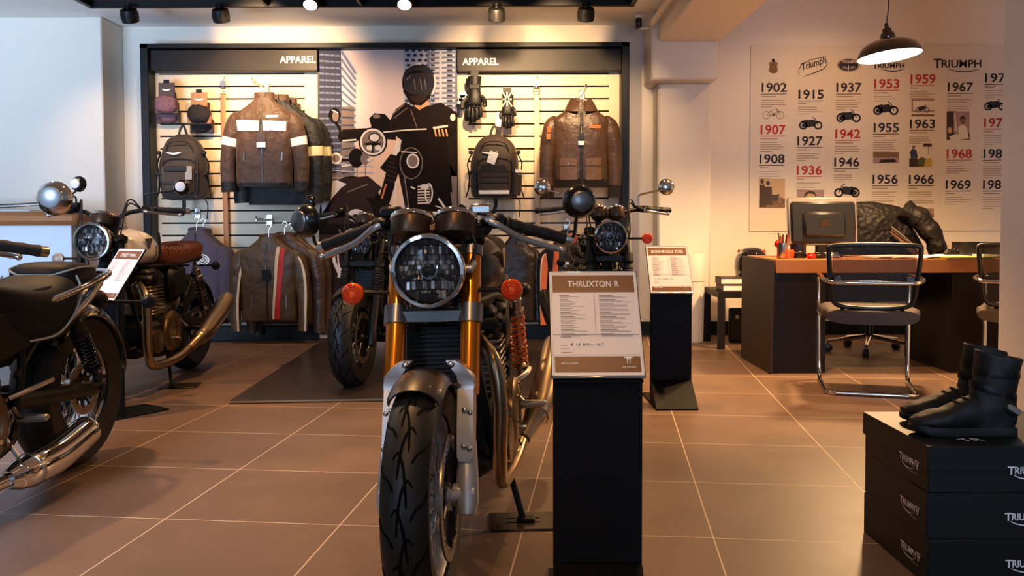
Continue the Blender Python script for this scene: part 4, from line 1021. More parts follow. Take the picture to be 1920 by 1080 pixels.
q.mb.build('print', PM, poster)

# ---------------------------------------------------------------- clothing
dm('cloth_brown', (74, 50, 33), .55, bump=('noise', 11, .75, .035), sheen=.15)
dm('cloth_black', (17, 14, 13), .6, bump=('noise', 11, .7, .035), sheen=.1)
dm('cloth_navy', (70, 60, 74), .75, bump=('noise', 8, .5, .03), sheen=.2)
dm('leather_brown', (80, 57, 40), .38, bump=('noise', 16, .6, .02), vary=(7, .5, (48, 34, 24)))
dm('leather_tan', (108, 80, 56), .38, bump=('noise', 16, .5, .02))
dm('card_brown', (72, 52, 40), .5)
dm('leather_olive', (86, 66, 42), .4, bump=('noise', 15, .6, .02), vary=(6, .5, (44, 34, 22)))
dm('leather_dark', (32, 23, 18), .42, bump=('noise', 15, .6, .02))
dm('reflective', (240, 238, 234), .4); dm('reflect_yellow', (226, 214, 160), .45)
dm('stripe_cream', (226, 196, 160), .5); dm('stripe_red', (190, 34, 26), .5); dm('stripe_orange', (196, 96, 42), .5)
dm('tag_card', (70, 50, 36), .6); dm('knit', (30, 24, 20), .9, bump=('wavez', 60, .6, .003)); dm('buff_leather', (164, 112, 66), .5)
def fold(p, amp, seed):
    q = V((p.x * 7, p.y * 5, p.z * 3.2)) + V((seed * 5.1, seed, seed * 2.2))
    n = noise.noise(q) + .5 * noise.noise(q * 2.1)
    q2 = V((p.x * 16, p.y * 6, p.z * 13 + p.x * 9)) + V((seed, 2.1, seed * 1.7))
    return V((noise.noise(q + V((9, 0, 0))) * amp * .8, (n + .5 * noise.noise(q2)) * amp, noise.noise(q2) * amp * .4))
class Garment:
    """a garment on its hanger; all sizes in metres, origin under the hem"""
    def __init__(g, name, label, loc, H_, W_, D_=.085, seed=0, amp=.012, rz=0, group=None, cat='jacket', hem=.94):
        g.t = thing(name, label, cat, loc, rz, group); g.H, g.W, g.D, g.seed, g.amp = H_, W_, D_, seed, amp
        g.prof = [tuple(q_) for q_ in crv([(0, hem, .78), (.06, hem + .02, .86), (.25, .95, .95), (.5, .96, 1.0), (.66, 1.0, 1.0), (.76, 1.02, .96), (.815, .985, .84), (.87, .76, .74), (.93, .52, .67), (.975, .36, .62), (1.0, .30, .58)], 3)]
        g.stack = {}
    def fin(g, mb):
        for i, p in enumerate(mb.v): mb.v[i] = p + fold(p, g.amp * min(1, (.15 + p.z / g.H) if p.z < .85 * g.H else .5), g.seed)
        return mb
    def body(g, m):
        mb = MB(); n = 40
        mb.loft([[V((math.copysign(abs(cos(2 * pi * k / n)) ** .8, cos(2 * pi * k / n)) * w * g.W, math.copysign(abs(sin(2 * pi * k / n)) ** .7, sin(2 * pi * k / n)) * d * g.D, z * g.H)) for k in range(n)] for z, w, d in g.prof], cap=True)
        g.b = g.fin(mb).build('body', m, g.t); return g
    def front(g, x, z, lift=.003):
        zz = z / g.H; i = 0
        while i < len(g.prof) - 2 and g.prof[i + 1][0] < zz: i += 1
        a, b = g.prof[i], g.prof[i + 1]; t = min(1, max(0, (zz - a[0]) / (b[0] - a[0] + 1e-9))); w = (a[1] + (b[1] - a[1]) * t) * g.W; d = (a[2] + (b[2] - a[2]) * t) * g.D
        u = min(abs(x) / w, .985); c = u ** 1.25; s_ = sqrt(max(0, 1 - c * c)) ** .7
        return V((x, -d * s_ - lift, z))
    def patch(g, name, m, quad, parent=None, lift=.004, nx=6, nz=6, label=None):
        """quad: four (x,z) corners, lower left, lower right, upper right, upper left"""
        mb = MB(); (a, b, c, d) = quad; rows = []
        for j in range(nz + 1):
            v = j / nz; rows.append([g.front((a[0] * (1 - v) + d[0] * v) * (1 - i / nx) + (b[0] * (1 - v) + c[0] * v) * (i / nx), (a[1] * (1 - v) + d[1] * v) * (1 - i / nx) + (b[1] * (1 - v) + c[1] * v) * (i / nx), lift) for i in range(nx + 1)])
        mb.loft(rows, closed=False, cap=False)
        return g.fin(mb).build(name, m, parent or g.t, label=label)
    def sleeves(g, m, drop=1.0, out=1.28, r0=.30, r1=.19, bands=(), cuff=None, stripe=None):
        for s in (1, -1):
            p = [(s * .76 * g.W, .004, .80 * g.H, r0 * .72 * g.W), (s * .96 * g.W, .004, .735 * g.H, r0 * 1.02 * g.W), (s * (1 + (out - 1) * .55) * g.W, .0, .58 * g.H, r0 * g.W), (s * out * g.W, -.004, .40 * g.H, (r0 * .55 + r1 * .45) * g.W), (s * (out + .03) * g.W, -.01, .2 * g.H, r1 * 1.12 * g.W), (s * (out + .0) * g.W, -.014, (1 - drop) * g.H, r1 * g.W)]
            pts = crv(p, 6); mb = MB(); mb.tube([q_[:3] for q_ in pts], [q_[3] for q_ in pts], 18, flat=.62, up=(1, 0, 0))
            sl_ = g.fin(mb).build('sleeve', m, g.t)
            for (u0, u1, bm) in bands:
                i0, i1 = int(u0 * (len(pts) - 1)), int(u1 * (len(pts) - 1)) + 1; mb = MB(); mb.tube([q_[:3] for q_ in pts[i0:i1 + 1]], [q_[3] * 1.03 for q_ in pts[i0:i1 + 1]], 18, flat=.64, up=(1, 0, 0)); g.fin(mb).build('sleeve_band', bm, sl_)
            if cuff: mb = MB(); mb.tube([q_[:3] for q_ in pts[-4:]], [q_[3] * 1.04 for q_ in pts[-4:]], 18, flat=.66, up=(1, 0, 0)); g.fin(mb).build('cuff', cuff, sl_)
            if stripe:
                for off, wd, sm in stripe:
                    mb = MB(); L_ = []
                    for q_ in pts[3:]: L_.append(V(q_[:3]) + V((off * q_[3], -q_[3] * .66 * sqrt(max(0, 1 - off * off)) - .003, 0)))
                    rows = [[p_ - V((wd / 2, 0, 0)), p_ + V((wd / 2, 0, 0))] for p_ in L_]; mb.loft(rows, closed=False, cap=False); g.fin(mb).build('sleeve_stripe', sm, sl_)
        return g
    def collar(g, m, h=.055, spread=1.0, stand=True):
        mb = MB(); r = (.34 if stand else .37) * g.W; z = g.H * (.985 if stand else .965); n = 24; rows = []
        prof = [(1.0, -.012), (1.02, h * .5), (1.0, h), (.93, h * .96), (.90, h * .4), (.88, -.02)] if stand else [(1.0, -.005), (1.0, h * .7), (1.05, h), (1.25, h * .6), (1.55, -.01), (1.58, -.018), (1.5, -.02), (1.2, h * .45), (1.0, h * .6)]
        for rr, hh in prof:
            rows.append([V((sin(a) * r * rr, cos(a) * g.D * .62 * rr + .004 - (0 if stand else (rr - 1) * .02 * (1 - cos(a))), z + hh - (.03 * (1 - cos(a)) / 2 if True else 0))) for a in [R(-168) + R(336) * k / n for k in range(n + 1)]])
        mb.loft(rows, closed=False, cap=False)
        g.fin(mb).build('collar', m, g.t)
        mb = MB(); mb.lathe([(.01, .0), (.8, .0)], (0, 0, 0), (0, 0, 1), 20); mb.v = [V((p.x * r * .95, p.y * g.D * .6, z + .004)) for p in mb.v]; mb.build('lining', 'cloth_black', g.t)
        return g
    def zipper(g, m='dark_metal', z0=.02, z1=.97, w=.010, x=0):
        g.patch('zipper', m, ((x - w / 2, z0 * g.H), (x + w / 2, z0 * g.H), (x + w / 2, z1 * g.H), (x - w / 2, z1 * g.H)), nx=1, nz=24, lift=.005); return g
    def hang_tag(g, x, z, w=.055, h=.075, m='tag_card', white=True):
        c = g.front(x, z, .02); mb = MB(); mb.box(c, (w, .003, h), ch=.001); o = mb.build('hang_tag', m, g.t)
        if white: mb = MB(); mb.box(c + V((0, -.004, -h * .52)), (w * .96, .002, h * .42)); mb.build('price_label', 'reflective', o)
        mb = MB(); mb.tube([c + V((0, 0, h / 2)), c + V((0, .008, h / 2 + .06))], .0012, 5); mb.build('string', 'reflective', o)
    def hook(g, dz=.0, m='chrome_soft'):
        z = g.H + .02; mb = MB(); mb.tube(crv([(0, 0, z - .05), (0, 0, z + .02), (.004, 0, z + .045), (.022, 0, z + .068), (.004, .0, z + .09), (-.018, 0, z + .075)], 5), .0028, 6)
        mb.build('hanger_hook', m, g.t)
        mb = MB(); mb.box((0, 0, z - .045), (.075, .03, .05), ch=.012); mb.m = 1; mb.box((0, -.016, z - .04), (.022, .004, .028)); mb.build('hanger', ['black_satin', 'reflective'], g.t)
        return g
def pxm(Y): return Y / F
def gloc(cx, yb, Y): return P(cx, yb, Y)
def arm(x, y, Y, label, tilt=.04):
    """display arm pushed into a slat groove"""
    a = P(x, y, YP); t = thing('display_arm', label, 'display arm', a, 0, 'display arms in the slats')
    mb = MB(); mb.box((0, -.006, 0), (.05, .012, .09), ch=.004); mb.build('plate', 'chrome_soft', t)
    mb = MB(); L_ = YP - Y + .10; mb.box((0, -L_ / 2 - .01, -.0), (.012, L_, .024), ch=.003); mb.rod((-.0, -L_ - .008, .0), (0, -L_ - .008, .03), .008, 8); mb.build('bar', 'chrome_soft', t)
# upper left bay: reflective textile jackets, one behind the other
def textile(cx, yt, yb, Y, label, seed, chest):
    s = pxm(Y); g = Garment('textile_jacket', label, gloc(cx, yb, Y), (yb - yt) * s, (54 if chest else 60) * s, .075 if chest else .055, seed, .017, 0, 'reflective textile jackets')
    g.body('cloth_brown' if chest else 'cloth_black'); g.sleeves('cloth_brown' if chest else 'cloth_black', drop=1.06 if chest else .98, out=1.25 if chest else 1.14, r0=.31, r1=.23, bands=((.46, .53, 'reflective' if chest else 'reflect_yellow'),), cuff='cloth_black')
    g.collar('cloth_brown', .07); g.hook()
    mb = MB(); H_, W_ = g.H, g.W
    if chest:
        zc = lambda y: (yb - y) * s
        g.patch('chest_band', 'reflective', ((-46 * s, zc(247)), (-3 * s, zc(247)), (-3 * s, zc(229)), (-48 * s, zc(228))), lift=.006, nx=8, nz=2); g.patch('chest_band', 'reflective', ((3 * s, zc(247)), (44 * s, zc(248)), (45 * s, zc(230)), (3 * s, zc(229))), lift=.006, nx=8, nz=2)
        g.patch('chest_logo', 'reflective', ((9 * s, zc(224)), (29 * s, zc(223)), (31 * s, zc(219)), (8 * s, zc(219))), lift=.006, nx=4, nz=1)
        g.zipper(); g.hang_tag(0, zc(262), .075, .10, 'card_brown')
        for x in (-36, 34): g.patch('pocket_zip', 'steel', ((x * s, zc(302)), ((x + 2.5) * s, zc(302)), ((x + 4) * s, zc(286)), ((x + 1.5) * s, zc(286))), lift=.006, nx=1, nz=2)
        g.patch('hem_panel', 'cloth_black', ((-50 * s, .004), (50 * s, .004), (51 * s, .03), (-51 * s, .03)), lift=.005, nx=10, nz=2)
    return g
arm(500, 166, 7.30, 'metal arm behind the collar of the reflective striped jacket')
textile(497, 186, 350, 7.24, 'dark brown textile jacket with two white chest bands and a hang tag', 1, True)
textile(524, 190, 384, 7.37, 'plain black textile jacket tucked behind the white banded jacket, yellow sleeve band showing', 2, False)
textile(538, 196, 380, 7.48, 'rearmost black textile jacket, nearest the slats behind the white banded one', 3, False)
# lower left: navy soft shells
arm(371, 400, 7.34, 'metal arm over the navy jackets below the backpack')
def navy(cx, yt, yb, Y, label, seed, badge):
    s = pxm(Y); g = Garment('softshell_jacket', label, gloc(cx, yb, Y), (yb - yt) * s, 48 * s, .055, seed, .018, 0, 'navy softshell jackets'); g.body('cloth_navy'); g.sleeves('cloth_navy', drop=.93, out=1.12, r0=.31, r1=.22); g.collar('cloth_navy', .045); g.hook(); g.zipper('black_satin')
    if badge:
        zc = lambda y: (yb - y) * s
        mb = MB(); c = g.front(16 * s, zc(486), .008); n = 26
        for r1_, r0_ in ((1, .86), (.62, .5)):
            vs = [c + V((cos(2 * pi * k / n) * 13 * s * r, 0, sin(2 * pi * k / n) * 10.5 * s * r)) for r in (r1_, r0_) for k in range(n)]; mb.add(vs, [(k, (k + 1) % n, (k + 1) % n + n, k + n) for k in range(n)])
        for k in range(15): a = 2 * pi * k / 15; mb.box(c + V((cos(a) * 9.8 * s, 0, sin(a) * 7.9 * s)), (1.6 * s, .002, 2.6 * s), Ry(-a + pi / 2))
        for dz in (-2.4, 0, 2.4): mb.box(c + V((0, 0, dz * s)), ((9 - abs(dz)) * s, .002, 1.3 * s))
        g.fin(mb).build('chest_emblem', 'reflective', g.t)
navy(372, 432, 608, 7.30, 'navy softshell jacket with a round white chest emblem, behind the brown seat', 4, True)
navy(384, 434, 606, 7.43, 'navy softshell jacket pressed behind the one with the emblem', 5, False)
# lower middle: striped leather jackets
arm(506, 412, 7.30, 'metal arm holding the striped leather jackets')
def striped(cx, yt, yb, Y, label, seed, stripes):
    s = pxm(Y); g = Garment('leather_jacket', label, gloc(cx, yb, Y), (yb - yt) * s, 54 * s, .075 if stripes else .05, seed, .017, 0, 'striped leather jackets'); m = 'leather_olive' if stripes else 'leather_brown'
    g.body(m); g.sleeves(m, drop=1.13, out=1.16, r0=.30, r1=.17, stripe=((.55 if stripes else 0, .02, 'stripe_cream'),) if stripes else None, cuff=m); g.collar(m, .04); g.hook(); zc = lambda y: (yb - y) * s
    if stripes:
        g.patch('chest_stripe', 'stripe_cream', ((8 * s, .012), (12 * s, .012), (24 * s, zc(462)), (18 * s, zc(462))), lift=.005, nx=2, nz=14); g.patch('chest_stripe', 'stripe_red', ((13 * s, .012), (22 * s, .012), (33 * s, zc(466)), (25 * s, zc(462))), lift=.005, nx=3, nz=14)
        g.zipper(z1=.93); g.hang_tag(0, zc(514), .07, .085, 'black_satin', False)
        for x in (-30, 34): g.patch('pocket_zip', 'steel', ((x * s, zc(578)), ((x + 2) * s, zc(578)), ((x + 2) * s, zc(552)), (x * s, zc(552))), lift=.006, nx=1, nz=2)
    return g
striped(506, 444, 600, 7.24, 'olive brown leather jacket with one red and one cream chest stripe', 6, True)
striped(536, 440, 602, 7.37, 'brown leather jacket hanging right behind the red striped leather jacket', 7, False)
striped(548, 442, 606, 7.48, 'rearmost brown leather jacket of the striped leather row', 8, False)
# right bay: bomber
arm(1091, 178, 7.30, 'metal arm holding the brown bomber jacket')
Y = 7.28; s = pxm(Y); yb = 352
g = Garment('bomber_jacket', 'brown leather bomber jacket with flap pockets and a knitted waistband', gloc(1089, yb, Y), (yb - 196) * s, 53 * s, .085, 11, .017)
g.body('leather_brown'); g.sleeves('leather_brown', drop=1.12, out=1.17, r0=.32, r1=.21, cuff='knit'); g.collar('leather_brown', .07, stand=False); g.hook(); zc = lambda y: (yb - y) * s
g.zipper('leather_dark', w=.03, z1=.9); g.hang_tag(-1 * s, zc(262), .05, .075, 'leather_dark')
for a, b in ((-40, -8), (8, 36)):
    g.patch('pocket', 'leather_tan', ((a * s, zc(338)), (b * s, zc(338)), (b * s, zc(300)), (a * s, zc(300))), lift=.007); g.patch('pocket_flap', 'leather_tan', ((a * s, zc(312)), (b * s, zc(312)), (b * s, zc(298)), (a * s, zc(298))), lift=.013)
    g.patch('pocket_button', 'steel', (((a + b) / 2 * s - .004, zc(309)), ((a + b) / 2 * s + .004, zc(309)), ((a + b) / 2 * s + .004, zc(306)), ((a + b) / 2 * s - .004, zc(306))), lift=.017, nx=1, nz=1)
g.patch('name_strip', 'stripe_orange', ((14 * s, zc(243)), (36 * s, zc(243)), (36 * s, zc(237)), (14 * s, zc(237))), lift=.006, nx=4, nz=1)
g.patch('waistband', 'knit', ((-48 * s, .002), (48 * s, .002), (50 * s, .07), (-50 * s, .07)), lift=.005, nx=12, nz=2)
mb = MB(); p = V((-1.13 * 53 * s, -.055, zc(245))); mb.box(p, (.035, .012, .05), Rz(R(-20)), ch=.003); mb.build('arm_patch', 'stripe_orange', g.t)
mb = MB(); p = V((-1.15 * 53 * s, -.056, zc(258))); mb.box(p, (.035, .012, .05), Rz(R(-20)), ch=.003); mb.build('arm_patch', 'buff_leather', g.t)
# lower right bay
arm(972, 430, 7.34, 'metal arm low on the second bay, holding the plain dark jacket')
Y = 7.36; s = pxm(Y); yb = 600
g = Garment('leather_jacket', 'dark brown leather jacket low on the second bay, beside the orange spring', gloc(968, yb, Y), (yb - 442) * s, 38 * s, .08, 13, .018); g.body('leather_dark'); g.sleeves('leather_dark', drop=1.0, out=1.12, r0=.34, r1=.24); g.collar('leather_dark', .04); g.hook()
arm(1062, 430, 7.34, 'metal arm low on the second bay, holding the orange striped jacket')
Y = 7.32; s = pxm(Y)
g = Garment('leather_jacket', 'dark leather jacket with broad orange stripes, below the bomber jacket', gloc(1064, 608, Y), (608 - 436) * s, 40 * s, .08, 14, .017); g.body('leather_dark'); g.sleeves('leather_dark', drop=1.0, out=1.12, r0=.33, r1=.22, stripe=((0, .045, 'stripe_orange'), (-.5, .012, 'stripe_cream'))); g.collar('leather_dark', .04); g.hook(); g.zipper()
zc = lambda y: (608 - y) * s
g.patch('chest_stripe', 'stripe_orange', ((-34 * s, zc(590)), (-24 * s, zc(590)), (-16 * s, zc(462)), (-26 * s, zc(462))), lift=.006, nx=3, nz=12)

# ---------------------------------------------------------------- backpacks
dm('pack_fabric', (54, 40, 30), .65, bump=('noise', 220, .4, .002), sheen=.2); dm('pack_dark', (24, 18, 15), .6, bump=('noise', 220, .3, .002)); dm('tag_grey', (150, 140, 132), .5)
def backpack(cx, yt, yb, wpx, Y, label, seed, kind):
    s = pxm(Y); h, w = (yb - yt) * s, wpx * s; t = thing('backpack', label, 'backpack', P(cx, yb, Y), 0, 'backpacks on the slats')
    mb = MB(); prof = crv([(0, .70, .7), (.03, .92, .9), (.15, 1.0, 1.0), (.45, 1.0, 1.0), (.65, .96, .92), (.82, .82, .75), (.94, .56, .5), (1.0, .22, .22)], 4)
    mb.loft([[V((math.copysign(abs(cos(2 * pi * k / 32)) ** .7, cos(2 * pi * k / 32)) * a * w / 2, math.copysign(abs(sin(2 * pi * k / 32)) ** .7, sin(2 * pi * k / 32)) * b * .11, z * h)) for k in range(32)] for z, a, b in prof]); mb.jitter(.012, 9, seed); mb.build('body', 'pack_fabric', t)
    mb = MB(); mb.box((-.01 * w, -.125, .30 * h), (w * .66, .09, h * .46), ch=.03); mb.jitter(.007, 12, seed + 3); pk = mb.build('front_pocket', 'pack_fabric', t)
    mb = MB()
    for k in range(3 if kind else 1): mb.box((-.01 * w, -.172, (.24 + .085 * k) * h), (w * .62, .010, .018), ch=.003)
    mb.box((-.02 * w, -.172, .46 * h), (w * .48, .012, .05 * h + .02), ch=.006); mb.build('webbing', 'pack_dark', pk)
    if kind: mb = MB(); mb.box((-.01 * w, -.172, .085 * h), (w * .62, .012, .032), ch=.004); mb.build('reflective_strip', 'reflective', pk)
    mb = MB(); mb.tube(crv([(-.10 * w, -.01, .95 * h), (-.06 * w, -.005, 1.08 * h), (-.0 * w, 0, 1.14 * h), (.05 * w, -.005, 1.08 * h), (.10 * w, -.01, .95 * h)], 5), .010, 8, flat=.5); mb.build('top_loop', 'pack_dark', t)
    for sd in (1, -1):
        mb = MB(); mb.tube(crv([(sd * .47 * w, -.03, .70 * h), (sd * .56 * w, -.02, .55 * h), (sd * .53 * w, -.01, .35 * h), (sd * .55 * w, .0, .15 * h), (sd * .60 * w, -.02, .02 * h)], 5), .011, 8, flat=.45); mb.box((sd * .49 * w, -.05, .72 * h), (.035, .03, .03), ch=.006); mb.box((sd * .52 * w, -.05, .40 * h), (.03, .03, .03), ch=.006); mb.build('side_strap', 'pack_dark', t)
    mb = MB(); mb.tube(crv([(.0, -.02, .03 * h), (.02 * w, -.03, -.10 * h), (-.04 * w, -.02, -.24 * h)], 4), .016, 8, flat=.4); mb.build('waist_strap', 'pack_dark', t); mb = MB(); mb.tube(crv([(.38 * w, -.02, .05 * h), (.52 * w, -.02, -.06 * h), (.50 * w, -.02, -.3 * h)], 4), .005, 6); mb.build('strap_tail', 'pack_dark', t)
    mb = MB()
    for zz_, aa in ((.88, .30), (.62, .40)): mb.tube(crv([(-aa * w, -.085, (zz_ - .16) * h), (-aa * .7 * w, -.105, (zz_ - .03) * h), (0, -.112, zz_ * h), (aa * .7 * w, -.105, (zz_ - .03) * h), (aa * w, -.085, (zz_ - .16) * h)], 5), .0045, 6)
    mb.build('zip_seam', 'pack_dark', t)
    for sd in (1, -1):
        mb = MB(); mb.tube(crv([(sd * .36 * w, -.10, .10 * h), (sd * .39 * w, -.118, .35 * h), (sd * .37 * w, -.108, .62 * h)], 5), .012, 8, flat=.3); mb.box((sd * .385 * w, -.122, .42 * h), (.032, .012, .045), ch=.004); mb.build('front_strap', 'pack_dark', t)
    mb = MB(); mb.prism([V((-.10 * w + x * .11 * w, -.115, .70 * h + z * .012)) for x, z in ((-1.6, 1), (0, .4), (1.6, 1.2), (1, -.2), (0, -1.0), (-1, -.2))], (0, -.003, 0)); mb.build('logo', 'reflective', t)
    if kind:
        mb = MB(); mb.box((-.04 * w, -.16, .62 * h), (.07, .004, .10), Ry(R(20)), ch=.001); mb.build('hang_tag', 'reflective', t)
        mb = MB(); mb.tube(crv([(.42 * w, -.05, .05 * h), (.45 * w, -.05, .2 * h), (.45 * w, -.05, .36 * h)], 3), [.045] * 6 + [.05], 14); mb.build('bottle_pocket', 'pack_fabric', t)
        mb = MB(); mb.box((.44 * w, -.07, .42 * h), (.09, .03, .03), ch=.004); mb.build('side_label', 'reflective', t)
    else:
        mb = MB(); mb.box((.26 * w, -.17, .40 * h), (.055, .004, .11), ch=.001); mb.build('hang_tag', 'tag_grey', t)
    return t
backpack(346, 254, 375, 86, 7.42, 'dark backpack with a small white logo, hanging over the navy jackets', 1, 0)
backpack(928, 254, 372, 90, 7.42, 'brown backpack with a silver tag and reflective strip, hanging beside the bomber jacket', 2, 1)

# ---------------------------------------------------------------- belts, neck warmers, gloves
def belt(x, y0, y1, Y, m, label):
    p = P(x, y0, Y); L_ = P(x, y0, Y).z - P(x, y1, Y).z; t = thing('leather_belt', label, 'belt', (p.x, Y, p.z), 0, 'belts on the slats')
    mb = MB(); mb.tube(crv([(0, .0, -.10), (.002, -.006, -L_ * .3), (.004, -.004, -L_ * .7), (.008, -.006, -L_)], 5), .021, 10, flat=.16, up=(1, 0, 0)); mb.build('strap', m, t)
    mb = MB(); 
    for a, b in (((-.024, 0, -.11), (.024, 0, -.11)), ((-.024, 0, -.06), (.024, 0, -.06)), ((-.024, 0, -.11), (-.024, 0, -.06)), ((.024, 0, -.11), (.024, 0, -.06))): mb.rod(a, b, .004, 8)
    mb.build('buckle', 'chrome_soft', t)
    mb = MB(); mb.tube(crv([(0, 0, -.06), (.0, 0, .0), (.012, .01, .03), (0, .03, .04), (-.008, YP - Y, .03)], 4), .003, 6); mb.box((0, -.002, -.02), (.05, .003, .045)); mb.build('hook', 'chrome_soft', t)
belt(418, 152, 470, 7.54, 'buff_leather', 'tan leather belt hanging between the backpack and the white banded jacket')
belt(1006, 152, 432, 7.54, 'stripe_cream', 'pale leather belt hanging between the gloves and the bomber jacket')
dm('card_tan', (158, 112, 72), .5); dm('scarf_pattern', (96, 76, 92), .8, vary=(60, .9, (150, 96, 92))); dm('scarf_black', (30, 24, 22), .8)
def neckpack(cx, yc, Y, label, card, cloth, seed):
    t = thing('neck_warmer_pack', label, 'neck warmer', P(cx, yc, Y), 0, 'packaged neck warmers')
    mb = MB(); mb.box((0, 0, .07), (.135, .012, .13), ch=.004); mb.box((0, 0, -.075), (.20, .03, .10), ch=.006); c = mb.build('card', card, t)
    mb = MB(); mb.ell((0, -.02, -.045), (.092, .045, .075), nu=26, nv=16, e=.8, e2=.8); mb.jitter(.016, 22, seed); mb.build('cloth', cloth, t)
    mb = MB(); mb.prism([V((x * .04, -.008, .075 + z * .01)) for x, z in ((-1, 1), (0, .4), (1, 1), (.7, -.3), (0, -1), (-.7, -.3))], (0, -.002, 0)); mb.build('logo', 'reflective', c)
    mb = MB(); mb.tube([(0, .0, .125), (0, YP - Y, .13)], .004, 6); mb.box((0, -.004, .145), (.05, .008, .03), ch=.003); mb.build('peg_hook', 'black_satin', t)
neckpack(313, 186, 7.44, 'patterned purple neck warmer in a dark card, top of the pair near the frame', 'card_brown', 'scarf_pattern', 1)
neckpack(316, 204, 7.54, 'patterned neck warmer pack half hidden below the purple one', 'card_brown', 'scarf_pattern', 2)
neckpack(374, 204, 7.42, 'black neck warmer in a tan card, beside the tan belt', 'card_tan', 'scarf_black', 3)
neckpack(379, 222, 7.53, 'black neck warmer pack behind the tan carded one', 'card_brown', 'scarf_black', 4)
dm('glove_black', (20, 17, 15), .5, bump=('noise', 120, .3, .002)); dm('glove_pale', (196, 176, 160), .6)
def glove(t, o, sd, m, seed, sc=1.0):
    o = V(o); mb = MB()
    mb.loft([[o + V((cos(2 * pi * k / 18) * a * sc, sin(2 * pi * k / 18) * b * sc, z * sc)) for k in range(18)] for z, a, b in crv([(.10, .046, .03), (.02, .040, .026), (-.01, .042, .026), (-.06, .050, .028), (-.10, .048, .024), (-.115, .040, .016)], 3)])
    for i, (x, L_) in enumerate(((-.034, .072), (-.011, .085), (.012, .08), (.034, .062))):
        mb.tube(crv([o + V((x * sc, -.004, -.095 * sc)), o + V((x * 1.15 * sc, -.016, -(.11 + L_ * .5) * sc)), o + V((x * 1.15 * sc, -.008, -(.11 + L_) * sc))], 4), [.013 * sc] * 8 + [.009 * sc], 9)
    mb.tube(crv([o + V((sd * .04 * sc, -.01, -.03 * sc)), o + V((sd * .066 * sc, -.02, -.065 * sc)), o + V((sd * .066 * sc, -.022, -.105 * sc))], 4), [.017 * sc] * 8 + [.010 * sc], 9)
    mb.jitter(.004, 30, seed); g = mb.build('glove', m, t)
    mb = MB(); mb.box(o + V((0, -.028 * sc, .03 * sc)), (.07 * sc, .008, .03 * sc), ch=.003)
    for k in range(4): mb.ell(o + V(((-.032 + k * .0215) * sc, -.026 * sc, -.085 * sc)), (.011 * sc, .010, .012 * sc), nu=10, nv=6)
    mb.build('knuckle_guard', 'black_satin', g)
for cx, yc, lb, sc in ((890, 172, 'black leather gloves at the top of the second bay, nearest the poster', 1.25), (951, 196, 'smaller black gloves with a flag on the cuff, beside the pale belt', .95)):
    t = thing('glove_pair', lb, 'gloves', P(cx, yc, 7.46), 0, 'gloves on the slats')
    glove(t, (.0, 0, 0), 1, 'glove_black', 3, sc); glove(t, (-.02 if sc > 1 else .012, .045, -.012), -1, 'glove_black', 5, sc)
    mb = MB(); mb.box((.0, -.0, .12 * sc), (.07, .006, .05), ch=.002); mb.tube([(0, 0, .14 * sc), (0, YP - 7.46, .15 * sc)], .004, 6); mb.build('hang_card', 'black_satin', t)
    if sc < 1:
        mb = MB(); z0 = .055 * sc
        for a, b in (((-.04, -.02), (.04, .10)), ((.04, -.02), (-.04, .10)), ((0, -.02), (0, .10)), ((-.04, .04), (.04, .04))): line(mb, V((a[0], -.034, a[1])), V((b[0], -.034, b[1])), .012, (0, -1, 0))
        mb.build('cuff_flag', 'glove_pale', t)
        mb = MB(); mb.box((-.07, .03, -.12), (.05, .004, .12), Ry(R(8)), ch=.001); mb.build('hang_tag', 'reflective', t)
    else:
        mb = MB()
        for k in range(3): mb.box((-.10 - .006 * k, .02, -.02 - .03 * k), (.06, .003, .05), Ry(R(-30 + 25 * k)), ch=.001)
        mb.build('hang_tag', 'reflective', t)
